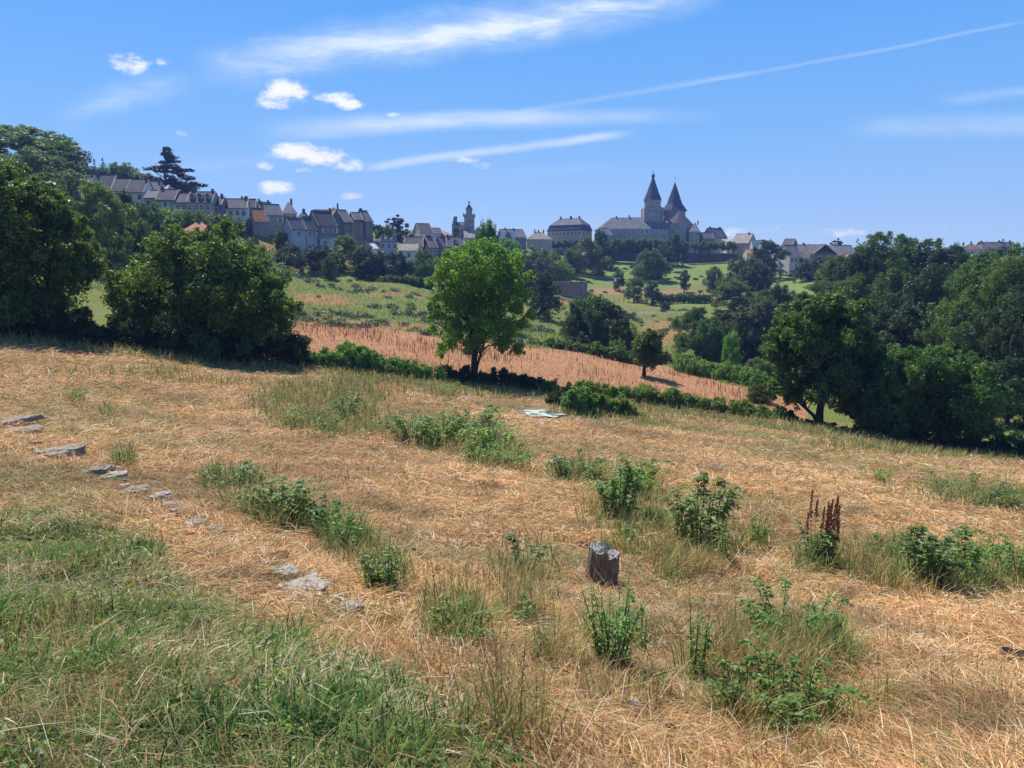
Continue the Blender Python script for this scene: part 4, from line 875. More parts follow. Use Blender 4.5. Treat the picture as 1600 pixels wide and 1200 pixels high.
for h in HS:
    h = list(h)
    if h[0] >= 353 and h[1] <= 590 and h[5] < 230: h[5] = 203 if h[4] >= 384 or h[3] in (373, 386) else h[5]+14
    if h[6] >= 35 and h[11] > 6: h[11] *= .72
    house(*h[:11], D=h[11], wins=h[12], chim=h[13], **({'name': h[14]} if len(h) > 14 else {}), **({'dorm': h[15]} if len(h) > 15 else {}), **({'hipf': h[17]} if len(h) > 17 else {}))
# ---- the church
def church():
    y = 372; zb = P(1040, 385, y)[2]; e = empty('church', (P(1040, 385, y)[0], y, zb)); tag(e, 'old stone abbey church with a lanterned spire and a second steep spire', 'church')
    s = y/F; X = lambda px: (px-1040)*s
    def Z(py, yy=0): return P(1040, py, y+yy)[2]-zb
    o = R(22.5); cx = X(1018)
    t = MB(); t.box(X(1004.5), X(1031.5), -4.1, 4.1, -3, Z(326)).box(X(1006), X(1030), -3.7, 3.7, Z(326), Z(324))
    for px in (1004.5, 1031.5):
        for sy in (-4.1, 4.1): t.box(X(px)-.35, X(px)+.35, sy-.35, sy+.35, -3, Z(325))
    t.ring([(4.0, Z(325)), (4.0, Z(314.5)), (4.25, Z(314)), (4.25, Z(313))], 8, cx, 0, 0, o); tw = t.build('tower', WM['s'], e)
    for px in (1011.5, 1018, 1024.5): add_window(tw, (X(px), -4.13, Z(331)), 0, .8, 2.2); 
    for px in (1014, 1022): add_window(tw, (X(px), -3.78, Z(319)), 0, .6, 1.7)
    MB().ring([(4.35, Z(313)), (2.75, Z(300)), (1.1, Z(284)), (.75, Z(281))], 8, cx, 0, 0, o).build('spire', RM['b'], e)
    l = MB().ring([(.85, Z(281.2)), (.85, Z(280.6)), (.62, Z(280.5)), (.62, Z(276)), (.95, Z(275.6)), (.9, Z(274.8)), (.55, Z(272.5)), (.12, Z(271)), (.05, Z(266))], 8, cx, 0, 0, o); l.build('lantern', RM['b'], e)
    MB().box(cx-.5, cx+.5, -.03, .03, Z(268.2), Z(267.9)).box(cx-.05, cx+.05, -.05, .05, Z(271), Z(265)).build('weathervane', M['pane'], e)
    c2 = X(1053.5); yy = 3
    w = MB().ring([(5.4, -2), (5.4, Z(330, 3))], 8, c2, yy, 0, o).ring([(5.6, Z(331.5, 3)), (5.6, Z(330, 3))], 8, c2, yy, 0, o).build('tower', WM['s'], e)
    for a in (-90, -45, -135): add_window(w, (c2+math.cos(R(a))*5.03, yy+math.sin(R(a))*5.03, Z(338)), R(a+90), .7, 1.9)
    MB().ring([(6.3, Z(330, 3)), (3.7, Z(318.5, 3)), (.12, Z(285, 3)), (.04, Z(280, 3))], 8, c2, yy, 0, o).build('spire', RM['b'], e)
    MB().box(c2-.45, c2+.45, yy-.03, yy+.03, Z(277.5), Z(277.1)).box(c2-.04, c2+.04, yy-.04, yy+.04, Z(284), Z(274)).build('weathervane', M['pane'], e)
    # apse with its half cone roof
    c3 = X(1057); a = MB().ring([(5.7, -3), (5.7, Z(351))], 8, c3, -5, 0, o).ring([(5.85, Z(352)), (5.85, Z(350.6))], 8, c3, -5, 0, o).build('apse', WM['s'], e)
    for q in (-90, -135, -45): add_window(a, (c3+math.cos(R(q))*5.3, -5+math.sin(R(q))*5.3, Z(362)), R(q+90), .8, 2.6)
    MB().ring([(6.1, Z(350.4)), (1.2, Z(333)), (.3, Z(331))], 8, c3, -3.9, 0, o).build('apse_roof', RM['s'], e)
    n = MB().box(X(985), X(1050), 2, 12, -3, Z(352)).build('nave', WM['s'], e)
    MB().add([(X(984),1.5,Z(352)),(X(1050),1.5,Z(352)),(X(1050),12.5,Z(352)),(X(984),12.5,Z(352)),(X(984),7,Z(338)),(X(1050),7,Z(338))],[(0,1,5,4),(1,2,5),(2,3,4,5),(3,0,4),(0,3,2,1)]).build('nave_roof', RM['s'], e)
    MB().box(X(1030), X(1044), -5, 0, -3, Z(352)).add([(X(1029),-5.4,Z(352)),(X(1045),-5.4,Z(352)),(X(1045),.3,Z(345)),(X(1029),.3,Z(345)),(X(1029),.3,Z(352)),(X(1045),.3,Z(352))],[(0,1,2,3),(0,3,4),(1,5,2),(0,4,5,1),(3,2,5,4)], 1).build('side_chapel', [WM['t'], RM['p']], e)
    MB().box(X(1070), X(1078), -6, 2, -3, Z(352)).add([(X(1069),-6.4,Z(352)),(X(1079.5),-6.4,Z(352)),(X(1079.5),2.3,Z(352)),(X(1069),2.3,Z(352)),(X(1070),-2,Z(347))],[(0,1,4),(1,2,4),(2,3,4),(3,0,4),(0,3,2,1)], 1).build('stair_turret', [WM['s'], RM['g']], e)
church()
def castle():
    y = 330; zb = P(725, 374, y)[2]; e = empty('castle', (P(725, 374, y)[0], y, zb)); tag(e, 'little stone castle with a tall slim crowned tower and a tapering chimney gable', 'castle')
    s = y/F; X = lambda px: (px-725)*s; Z = lambda py: P(725, py, y)[2]-zb
    cx = X(733.2); o = math.pi/4; q = math.sqrt(2)
    t = MB().box(X(726), X(740.8), -2, 2, -3, Z(341)); t.add([(X(726),-2,Z(341)),(X(740.8),-2,Z(341)),(X(740.8),2,Z(341)),(X(726),2,Z(341)),(X(724),-2.5,Z(338)),(X(742.4),-2.5,Z(338)),(X(742.4),2.5,Z(338)),(X(724),2.5,Z(338))],[(0,1,5,4),(1,2,6,5),(2,3,7,6),(3,0,4,7),(4,5,6,7),(0,3,2,1)])
    t.box(X(724), X(742.4), -2.5, 2.5, Z(338), Z(335.5))
    for i in range(5): t.box(X(724)+i*1.12, X(724)+i*1.12+.55, -2.5, -2.2, Z(335.5), Z(334.2))
    tw = t.build('tower', WM['s'], e); add_window(tw, (cx+.3, -2.03, Z(346)), 0, .9, 2.2); add_window(tw, (cx+.3, -2.03, Z(356)), 0, .8, 1.6)
    u = MB().box(X(728.8), X(737.7), -1.25, 1.25, Z(335.5), Z(327.6)).box(X(728), X(738.5), -1.45, 1.45, Z(327.6), Z(326.4)).build('turret', WM['s'], e); add_window(u, (cx, -1.28, Z(331.5)), 0, .6, 1.2)
    MB().ring([(2.0, Z(326.4)), (1.0, Z(322.5)), (.5, Z(320)), (.28, Z(319.4))], 4, cx, 0, 0, o).build('roof', RM['b'], e)
    MB().ring([(.15, Z(319.6)), (.14, Z(317.5)), (.42, Z(317)), (.42, Z(315.5)), (.1, Z(315)), (.04, Z(311.5))], 8, cx, 0).build('finial', RM['b'], e)
    b = MB().box(X(707.5), X(728), -3.5, 2.5, -3, Z(353.5)).build('wall', WM['s'], e)
    add_window(b, (X(722.5), -3.53, Z(361)), 0, 1.2, 1.9); add_window(b, (X(712), -3.53, Z(361)), 0, .9, 1.7)
    MB().add([(X(712),-3.8,Z(353.4)),(X(727),-3.8,Z(353.4)),(X(727),2.6,Z(353.4)),(X(712),2.6,Z(353.4)),(X(714),-.6,Z(346.8)),(X(726),-.6,Z(346.8))],[(0,1,5,4),(1,2,5),(2,3,4,5),(3,0,4),(0,3,2,1)]).build('roof', RM['s'], e)
    g = MB().add([(X(707.3),-3,Z(353.4)),(X(714.2),-3,Z(353.4)),(X(714.2),0,Z(353.4)),(X(707.3),0,Z(353.4)),(X(710.3),-2.4,Z(340)),(X(715),-2.4,Z(340)),(X(715),-.6,Z(340)),(X(710.3),-.6,Z(340))],[(0,1,5,4),(1,2,6,5),(2,3,7,6),(3,0,4,7),(4,5,6,7)]).box(X(710), X(715.3), -2.6, -.4, Z(340), Z(338.8)); g.build('chimney_gable', WM['d'], e)
castle()
# ---- retaining walls
def wall_run(name, label, line, th, wm, cap=True):
    """line: (px, top, base, y)"""
    g = P(line[0][0], line[0][2], line[0][3]); e = empty(name, tuple(g)); tag(e, label, 'wall'); m = MB(); c = MB(); q = []
    for (px, t, b, y) in line: a = P(px, t, y); q.append((a[0]-g[0], y-g[1], a[2]-g[2], P(px, b, y)[2]-g[2]-1.5))
    for i in range(len(q)-1):
        a, b = q[i], q[i+1]
        m.add([(a[0],a[1],a[3]),(b[0],b[1],b[3]),(b[0],b[1]+th,b[3]),(a[0],a[1]+th,a[3]),(a[0],a[1],a[2]),(b[0],b[1],b[2]),(b[0],b[1]+th,b[2]),(a[0],a[1]+th,a[2])],[(0,1,5,4),(2,3,7,6),(1,2,6,5),(3,0,4,7),(4,5,6,7)])
        c.add([(a[0],a[1]-.08,a[2]),(b[0],b[1]-.08,b[2]),(b[0],b[1]+th+.08,b[2]),(a[0],a[1]+th+.08,a[2]),(a[0],a[1]-.08,a[2]+.2),(b[0],b[1]-.08,b[2]+.2),(b[0],b[1]+th+.08,b[2]+.2),(a[0],a[1]+th+.08,a[2]+.2)],[(0,1,5,4),(1,2,6,5),(2,3,7,6),(3,0,4,7),(4,5,6,7),(0,3,2,1)])
    m.build('wall', wm, e); c.build('coping', WM['s'], e)
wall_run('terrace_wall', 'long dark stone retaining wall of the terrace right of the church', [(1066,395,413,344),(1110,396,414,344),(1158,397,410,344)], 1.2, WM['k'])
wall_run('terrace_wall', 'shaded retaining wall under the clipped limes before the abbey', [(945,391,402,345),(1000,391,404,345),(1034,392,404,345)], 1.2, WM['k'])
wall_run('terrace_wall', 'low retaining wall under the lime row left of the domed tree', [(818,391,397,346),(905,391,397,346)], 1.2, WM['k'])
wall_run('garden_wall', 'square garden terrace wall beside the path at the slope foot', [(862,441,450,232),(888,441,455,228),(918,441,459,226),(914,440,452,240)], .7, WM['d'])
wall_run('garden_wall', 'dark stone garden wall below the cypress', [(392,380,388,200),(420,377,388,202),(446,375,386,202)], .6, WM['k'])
def fence():
    line = [(848,462,218),(880,461,222),(915,459,228),(945,456,232),(975,455,240),(1005,456,242),(1035,457,245),(1065,458,245),(1090,459,243)]
    x0 = P(848, 462, 218); e = empty('path_fence', (x0[0], x0[1], H1(x0[0], x0[1]))); tag(e, 'thin post and wire fence along the path at the slope foot', 'fence'); z0 = e.location[2]; pm = MB().ring([(.09, -.4), (.08, 1.15), (.03, 1.25)], 7).mesh('post', M['bark']); prev = None; w = MB()
    for i in range(len(line)-1):
        for j in range(4):
            t = j/4; px = line[i][0]*(1-t)+line[i+1][0]*t; y = line[i][2]*(1-t)+line[i+1][2]*t; x = P(px, 460, y)[0]; q = (x-x0[0], y-x0[1], H1(x, y)-z0)
            link('post', pm, e, q)
            if prev:
                for hgt in (.5, 1.0): w.tube([(prev[0], prev[1], prev[2]+hgt), (q[0], q[1], q[2]+hgt)], [.012, .012], 4)
            prev = q
    w.build('wire', M['pane'], e)
fence()
# ---------------------------------------------------------------- grass, straw and other ground cover (nobody could count it)
def blades(name, label, base, az, length, tilt, bend, width, col, curl=None, mat='blade'):
    """every blade is a bent tapering strip: quad + triangle"""
    n = len(base); r = rs_(n); h = np.stack([np.cos(az), np.sin(az)], 1); side = np.stack([-h[:, 1], h[:, 0], np.zeros(n)], 1)
    if curl is not None: side = side+np.stack([np.zeros(n), np.zeros(n), curl], 1)
    def seg(t): return np.stack([h[:, 0]*np.cos(t), h[:, 1]*np.cos(t), np.sin(t)], 1)
    p0 = base; p1 = p0+seg(tilt)*(length*.5)[:, None]; p2 = p1+seg(tilt-bend)*(length*.5)[:, None]
    w = width[:, None]*side*.5
    V = np.stack([p0-w, p0+w, p1+w*.85, p1-w*.85, p2], 1).reshape(-1, 3)
    i = np.arange(n)[:, None]*5; loops = np.concatenate([i+0, i+1, i+2, i+3, i+3, i+2, i+4], 1).ravel()
    st = (np.arange(n)[:, None]*7+np.array([[0, 4]])).ravel()
    c = np.repeat(col, 5, axis=0)
    return tag(link(name, mesh_np(name, V, loops, st, M[mat], c)), label, kind='stuff')
def scatter(n, y0, y1, seed, amax=.86, off=1.0):
    r = rs_(seed); y = np.exp(r.uniform(math.log(y0+off), math.log(y1+off), n))-off; x = r.uniform(-amax, amax, n)*(y+off*1.2)
    return x, y, r
def palette(r, n, cols, var=.18, w=None):
    c = np.array(cols)[r.choice(len(cols), n, p=w)]*(1+r.normal(size=(n, 1))*var); return np.clip(c, .01, .95)
STRAW = [(.76,.48,.23), (.62,.35,.15), (.84,.60,.34), (.43,.21,.085), (.68,.41,.18), (.40,.27,.085), (.95,.76,.53)]
def clump(x, y, s, seed): return fbm(x, y, s, seed, 3)
def near_mask(x, y, z):
    px, py = project(x, y, z); return py > np.interp(px, HX, HY)-6
# flattened mown straw
x, y, r = scatter(680000, 1.7, 60, 1001); z = H(x, y); g, dk, br, _ = cover(x, y, z); px, py = project(x, y, z)
bank = np.clip((py-np.interp(px, GX, GY))/30+(fbm(x, y, 1.6, 21, 3)-.5)*2.5, 0, 1)*(y < 16)
k = (r.random(len(x)) < (1-.72*bank)*(1-br)*(.35+.65*np.clip((clump(x, y, 1.1, 61)-.3)*4, 0, 1))) & near_mask(x, y, z)
x, y, z, g = x[k], y[k], z[k], g[k]; n = len(x); sc = .55+y/26
flow = fbm(x, y, .55, 71, 2)*12.6+r.normal(size=n)*1.2
L = (r.uniform(.07, .26, n))*(.8+y/22); wd = .0022*(.75+y/4.4)*r.uniform(.6, 1.4, n)
tilt = np.abs(r.normal(size=n))*.26; lift = r.random(n)**2*.05*(1+y/20)
col = palette(r, n, STRAW, .30, [.2,.18,.14,.15,.17,.09,.07]); tone = fbm(x, y, .35, 81, 4); warm = fbm(x, y, 1.3, 85, 3)
spot = np.clip((fbm(x, y, 2.3, 87, 4)-.56)*5, 0, 1); col *= ((.36+1.16*np.clip(tone, .2, .8))*(1-.62*spot))[:, None]; col[:, 1] *= (.86+.20*warm); col[:, 2] *= (.70+.46*warm)
gm = (r.random(n) < .09+g*.65); col[gm] = palette(r, int(gm.sum()), [(.20,.24,.07), (.30,.30,.11), (.13,.18,.05)])
blades('mown_straw', 'flattened dry straw covering the mown field', np.stack([x, y, z+lift], 1), flow, L, tilt, r.uniform(.1, .7, n), wd, col, r.normal(size=n)*.5)
# standing dry stubble
x, y, r = scatter(150000, 2.0, 58, 1002); z = H(x, y); g, dk, br, _ = cover(x, y, z)
k = (r.random(len(x)) < np.clip((clump(x, y, 2.2, 62)-.5)*5, 0.04, 1)*(1-br)) & near_mask(x, y, z); x, y, z = x[k], y[k], z[k]; n = len(x)
col = palette(r, n, [(.60,.34,.13), (.72,.47,.22), (.36,.22,.08), (.38,.34,.11), (.30,.14,.06)], .2)
blades('dry_stubble', 'thin upright dry stalks left standing in the mown field', np.stack([x, y, z], 1), r.uniform(0, 6.28, n), r.uniform(.06, .24, n)*(.75+y/60), r.uniform(.9, 1.5, n), r.uniform(0, .8, n), .0026*(.8+y/4.5)*r.uniform(.7, 1.3, n), col)
# green bank in the near left corner
x, y, r = scatter(420000, 1.5, 12, 1003, 1.0); z = H(x, y); px, py = project(x, y, z)
bk = np.clip((py-np.interp(px, GX, GY))/26+(fbm(x, y, 1.9, 21, 3)-.5)*2.4, 0, 1); bare = np.clip((clump(x, y, 3.2, 64)-.42)*6, .10, 1)
k = r.random(len(x)) < bk*bare; x, y, z = x[k], y[k], z[k]; n = len(x); tone = fbm(x, y, 1.1, 82, 3); dry = fbm(x, y, 2.4, 86, 3)
col = palette(r, n, [(.11,.20,.03), (.16,.27,.045), (.06,.11,.028), (.24,.29,.09), (.11,.18,.045)], .22)
dm = r.random(n) < np.clip((dry-.38)*3.6, .06, .8); col[dm] = palette(r, int(dm.sum()), [(.50,.40,.24), (.38,.26,.14), (.62,.53,.36), (.22,.15,.09), (.33,.32,.15)], .2)
col *= (.35+1.25*tone)[:, None]
blades('green_grass', 'tangled green and dry grass on the near bank', np.stack([x, y, z], 1), r.uniform(0, 6.28, n)*.7+fbm(x, y, .8, 72, 2)*7, r.uniform(.05, .17, n)*(.6+tone), np.where(dm, r.uniform(.0, .9, n), r.uniform(.35, 1.45, n)), r.uniform(0, 1.3, n), .0042*(.7+y/5)*r.uniform(.5, 1.7, n), col, r.normal(size=n)*.4)
# small broad leaves among the grass
def leaf_scatter(name, label, x, y, z, r, size, mat, tint=None, tilt=.6):
    n = len(x); nr = r.normal(size=(n, 3))*tilt; nr[:, 2] += 1; nr /= np.linalg.norm(nr, axis=1)[:, None]
    t = np.cross(nr, r.normal(size=(n, 3))); t /= np.linalg.norm(t, axis=1)[:, None]; b = np.cross(nr, t); c = np.stack([x, y, z], 1); s = size[:, None]
    V = np.stack([c-t*s*.5, c+b*s*.33-nr*s*.08, c+b*s*.26+t*s*.3, c+t*s*.62-nr*s*.15, c-b*s*.26+t*s*.3, c-b*s*.33-nr*s*.08], 1).reshape(-1, 3)
    ti = np.clip(.5+.25*r.normal(size=n), 0, 1) if tint is None else tint
    return tag(link(name, mesh_np(name, V, np.arange(n*6), np.arange(n)*6, M[mat], np.repeat(ti, 6)[:, None]*np.ones((1, 3)))), label, kind='stuff')
x, y, r = scatter(90000, 1.6, 11, 1004, 1.0); z = H(x, y); px, py = project(x, y, z)
k = (py > np.interp(px, GX, GY)-8) & (clump(x, y, 2.0, 65) > .5) & (r.random(len(x)) < .75); x, y, z = x[k], y[k], z[k]
leaf_scatter('low_herbs', 'small broad leaved herbs growing through the bank grass', x, y, z+r.random(len(x))*.08, r, r.uniform(.012, .04, len(x)), 'leaf_weed')
# long bleached stalks lying over the bank
x, y, r = scatter(1500, 1.7, 12, 1005, .95); z = H(x, y); n = len(x)
blades('bleached_stalks', 'long bleached grass stalks lying over bank and field', np.stack([x, y, z+r.uniform(.01, .12, n)], 1), r.uniform(0, 6.28, n), r.uniform(.10, .34, n), r.uniform(-.1, .6, n), r.uniform(0, .9, n), .0019*(.7+y/4)*r.uniform(.7, 1.4, n), palette(r, n, [(.72,.62,.45), (.62,.48,.30), (.50,.33,.18)], .12))
WD = [
 ('nettle_plant','dark leafy nettle clump beside the white rubble stone',606,925,74,78,'nettle','leaf_weed',9,26),
 ('nettle_plant','tall leafy nettle in front of the wooden stump',955,1045,90,128,'nettle','leaf_weed',11,24),
 ('nettle_plant','slender nettle stem right of the tall nettle',1005,1030,26,75,'nettle','leaf_weed',9,4),
 ('nettle_plant','small low nettle at the base left of the tall nettle',870,1040,60,50,'bramble','leaf_weed',9,9),
 ('nettle_plant','tiny nettle sprig under the tall nettle',1042,1085,22,40,'nettle','leaf_weed',11,3),
 ('bramble_plant','bright green bramble, largest plant near the bottom of the field',1225,1145,150,105,'bramble','leaf_weed',14,26),
 ('bramble_plant','left part of the bright bramble near the field bottom',1160,1130,70,90,'bramble','leaf_weed',13,14),
 ('nettle_plant','leggy nettle stems left of the bright bramble',1085,1060,60,120,'nettle','leaf_weed',9,9),
 ('bramble_plant','upper straggling bramble above the bright bramble',1230,1020,120,85,'bramble','leaf_weed',10,20),
 ('bramble_plant','dark bramble sprig right above the bright bramble',1285,1010,50,70,'bramble','leaf_bramble',10,9),
 ('bramble_plant','dusty green bramble mound right of the stump patch',1092,850,90,90,'bramble','leaf_bramble',9,34),
 ('nettle_plant','nettle stems right of the dusty bramble mound',1128,880,44,70,'nettle','leaf_weed',9,8),
 ('bramble_plant','bramble behind and right of the stump',965,810,70,80,'bramble','leaf_bramble',8,30),
 ('bramble_plant','higher bramble mound left of the dusty one',1000,775,62,52,'bramble','leaf_weed',7,26),
 ('bramble_plant','low dusty bramble above and left of the stump',903,748,84,34,'bramble','leaf_bramble',6,36),
 ('nettle_plant','small nettle group right of the stump',985,850,60,22,'bramble','leaf_weed',8,10),
 ('nettle_plant','young nettles between dusty mound and dock plant',1178,850,50,46,'nettle','leaf_weed',7,12),
 ('dock_plant','dark dock plant topped with tall rusty seed heads',1280,882,80,60,'dock','leaf_bramble',10,34),
 ('bramble_plant','thin bramble trail right of the rusty dock plant',1375,868,90,40,'bramble','leaf_bramble',8,14),
 ('bramble_plant','dark pointed bramble mound at the right of the field',1450,915,80,82,'bramble','leaf_bramble',10,34),
 ('bramble_plant','pale weedy clump right of the dark pointed mound',1510,905,80,66,'bramble','leaf_weed',8,22),
 ('bramble_plant','weedy clump cut by the right picture edge',1585,900,70,60,'bramble','leaf_weed',8,20),
 ('bramble_plant','long low bramble strip near the right edge',1520,785,110,30,'bramble','leaf_bramble',6,40),
 ('bramble_plant','right end of the low bramble strip at the edge',1585,790,60,28,'bramble','leaf_weed',6,22),
 ('bramble_plant','tiny weed tuft below the round bush shade',1376,752,22,16,'bramble','leaf_weed',6,8),
 ('bramble_plant','dark blue green bramble mound in the left of the field',440,818,80,62,'bramble','leaf_bramble',8,44),
 ('bramble_plant','lower right extension of the blue green mound',505,832,60,52,'bramble','leaf_bramble',8,26),
 ('nettle_plant','yellowish nettles below the blue green mound',540,860,66,66,'nettle','leaf_weed',8,26),
 ('bramble_plant','sprawling bramble trail up left of the blue green mound',350,765,80,38,'bramble','leaf_bramble',7,22),
 ('bramble_plant','thin bramble trail leading to the blue green mound',400,755,50,18,'bramble','leaf_bramble',7,10),
 ('nettle_plant','green nettle at the lower left of the tall grass patch',460,668,36,30,'nettle','leaf_weed',5,20),
 ('nettle_plant','second nettle under the tall grass patch',510,678,50,34,'nettle','leaf_bramble',5,26),
 ('bramble_plant','dusty bramble in the middle of the tall grass patch',540,655,44,34,'bramble','leaf_bramble',5,26),
 ('bramble_plant','left bramble of the long patch in mid field',640,690,70,40,'bramble','leaf_bramble',6,34),
 ('bramble_plant','dark centre bramble of the long patch in mid field',690,697,64,42,'bramble','leaf_weed',6,34),
 ('bramble_plant','highest dusty bramble of the long patch in mid field',745,685,72,42,'bramble','leaf_bramble',6,40),
 ('bramble_plant','right bramble of the long patch in mid field',775,710,70,40,'bramble','leaf_weed',6,34),
 ('bramble_plant','lowest bramble at the right end of the mid field patch',800,730,56,28,'bramble','leaf_weed',6,24),
 ('bramble_plant','low bramble at the lower left of the mid field patch right end',745,722,50,26,'bramble','leaf_weed',6,20),
 ('nettle_plant','small weed just above the pond grass',700,622,36,22,'bramble','leaf_weed',4,16),
 ('nettle_plant','lone green weed in the upper left of the field',118,628,26,22,'nettle','leaf_weed',5,10),
 ('nettle_plant','lone green weed left of the tall grass, near the field top',166,652,20,16,'nettle','leaf_weed',5,8),
 ('nettle_plant','lone weed above the row of flat stones',190,725,30,24,'nettle','leaf_weed',6,10),
 ('nettle_plant','scraggy weed with loose leaves in mid field near the nettle clump',820,900,50,62,'bramble','leaf_bramble',9,6),
 ('nettle_plant','scraggy weed below the loose leaved one',808,975,60,44,'bramble','leaf_bramble',9,8),
 ('nettle_plant','weedy tuft in dry grass right of the small white stone',715,1010,90,62,'bramble','leaf_weed',7,16),
]
# taller yellow green grass in patches
PATCH = [(500,645,105,38,1,8),(460,625,45,32,1,0),(560,610,60,28,1,0),(700,690,110,26,.7,12),(1000,830,90,45,.8,15),(1080,880,62,38,1.2,0),(1210,1060,120,75,.9,0),(710,985,52,34,1,0),(560,870,60,28,.6,25),(420,800,70,25,.4,15),
         (1440,900,120,32,1,5),(1550,900,70,30,.8,0),(1530,780,90,14,.7,8),(1280,1120,110,60,.7,0),(930,640,70,20,.9,6),(1000,655,50,12,.7,5),(1460,708,190,9,1,3),(980,1090,70,30,.25,0),(340,600,300,8,.4,4),(700,615,120,6,.6,4),(240,585,60,8,.6,0),(1340,870,60,26,.7,0),(820,910,60,50,.35,0),(760,1130,120,40,.25,20)]
PATCH += [(w[2]+4, w[3]-w[5]*.12, w[4]*.62, w[5]*.30+5, .75, 0) for w in WD]
x, y, r = scatter(700000, 2.2, 58, 1006); z = H(x, y); px, py = project(x, y, z); w = ell(px, py, PATCH); w = np.maximum(w, .8*np.clip(1.2-np.abs(py-np.interp(px, HX, HY)-3)/9, 0, 1)); w = w*np.clip((clump(x, y, 2.4, 66)-.36)*4, 0, 1)
k = (r.random(len(x)) < w*.9) & near_mask(x, y, z-.2); x, y, z = x[k], y[k], z[k]; n = len(x)
mixn = fbm(x, y, 1.4, 88, 3)+r.normal(size=n)*.12
col = np.where((mixn > .5)[:, None], palette(r, n, [(.20,.27,.06), (.27,.32,.09), (.15,.21,.05)], .2), palette(r, n, [(.46,.33,.12), (.55,.40,.17), (.34,.28,.09), (.33,.18,.07)], .2))
blades('tall_grass', 'taller yellow green grass standing in patches of the field', np.stack([x, y, z], 1), r.uniform(0, 6.28, n), r.uniform(.14, .5, n)*(.85+y/60), r.uniform(.8, 1.5, n), r.uniform(0, .9, n), .0034*(.8+y/4.5)*r.uniform(.6, 1.4, n), col)
print('tall', n)
# rusty field of dried dock and pale grass beyond the hedge
r = rs_(1007); n = 240000; y = np.exp(r.uniform(math.log(60), math.log(125), n)); x = r.uniform(-.40, .42, n)*y; z = H(x, y); _, dk, _, _ = cover(x, y, z)
k = r.random(n) < dk*.9; x, y, z = x[k], y[k], z[k]; n = len(x); tone = fbm(x, y, .12, 91, 3)
col = palette(r, n, [(.66,.36,.17), (.56,.29,.13), (.72,.45,.24), (.44,.23,.11)], .14)*(.7+.6*tone)[:, None]
blades('dry_field_grass', 'pale rusty dry grass of the field beyond the hedge', np.stack([x, y, z-.05], 1), r.uniform(0, 6.28, n), r.uniform(.15, .4, n), r.uniform(.2, 1.4, n), r.uniform(0, 1.0, n), r.uniform(.02, .05, n), col)
n = 15000; r = rs_(1008); y = np.exp(r.uniform(math.log(60), math.log(122), n)); x = r.uniform(-.36, .42, n)*y; z = H(x, y); _, dk, _, _ = cover(x, y, z); px, py = project(x, y, z)
band = np.clip((fbm(x, y, .16, 92, 4)-.42)*3.2, .03, 1)+ell(px, py, [(560,522,110,9,.8,3),(720,545,120,12,.7,10)])
k = r.random(n) < dk*band*.55; x, y, z = x[k], y[k], z[k]; n = len(x)
blades('dock_stalks', 'dark red brown seed stalks of dock standing in the rusty field', np.stack([x, y, z], 1), r.uniform(0, 6.28, n), r.uniform(.35, 1.05, n), r.uniform(1.2, 1.57, n), r.uniform(-.05, .2, n), r.uniform(.03, .075, n), palette(r, n, [(.15,.055,.035), (.20,.08,.05), (.11,.045,.03)], .2))
# low brambles, ferns and coarse grass of the far meadow
def undergrowth(name, label, n, xr, yr, seed, cond, leaf, mat, nl, rad):
    r = rs_(seed); y = np.exp(r.uniform(math.log(yr[0]), math.log(yr[1]), n)); x = r.uniform(*xr, n)*y; z = H(x, y); px, py = project(x, y, z)
    k = cond(x, y, z, px, py, r); x, y, z = x[k], y[k], z[k]; R_ = r.uniform(*rad, len(x))
    V, l, s, c = leaves_from_puffs(np.stack([x, y, z+R_*.15, R_], 1), nl, leaf, seed, flat=.45, sub=0); tag(link(name, mesh_np(name, V, l, s, M[mat], c)), label, kind='stuff'); print(name, len(x))
def cA(x, y, z, px, py, r):
    dkb = cover(x, y, z)[1]; return (dkb < .2) & (fbm(x, y, .06, 95, 4) > .50) & (py > 425) & (px < 1240)
undergrowth('meadow_brambles', 'low grey green brambles and ferns scattered over the far meadow', 1100, (-.6, .35), (90, 215), 1011, cA, .34, 'leaf_pale', 42000, (.5, 1.3))
undergrowth('meadow_ferns', 'darker low ferns in the far meadow', 500, (-.6, .5), (85, 215), 1012, lambda x, y, z, px, py, r: (cover(x, y, z)[1] < .2) & (fbm(x, y, .08, 97, 4) > .56) & (py > 425), .30, 'leaf_mid', 22000, (.4, 1.1))
undergrowth('slope_scrub', 'rough low scrub on the green slope under the walls', 260, (.05, .5), (225, 335), 1013, lambda x, y, z, px, py, r: fbm(x, y, .05, 99, 3) > .55, .4, 'leaf_mid', 9000, (.5, 1.2))
undergrowth('hillside_scrub', 'rough green scrub covering the gardens and banks below the terrace', 1500, (-.72, -.12), (95, 255), 1014, lambda x, y, z, px, py, r: (py < 432) & (fbm(x, y, .05, 98, 3) > .36) & ~((px > 275) & (px < 348) & (py < 385)) & ~((px > 335) & (px < 425) & (py > 366) & (py < 392)), .42, 'leaf_mid', 60000, (.8, 2.2))
r = rs_(1015); n = 120000; y = np.exp(r.uniform(math.log(85), math.log(215), n)); x = r.uniform(-.62, .45, n)*y; z = H(x, y); g, dk, _, lw = cover(x, y, z)
k = (dk < .3) & (lw < .3) & (r.random(n) < .8); x, y, z, g = x[k], y[k], z[k], g[k]; n = len(x)
col = np.where((g+r.normal(size=n)*.2 > .5)[:, None], palette(r, n, [(.24,.32,.06), (.33,.38,.09), (.18,.26,.05)], .15), palette(r, n, [(.48,.34,.14), (.44,.25,.11), (.56,.43,.19)], .15))
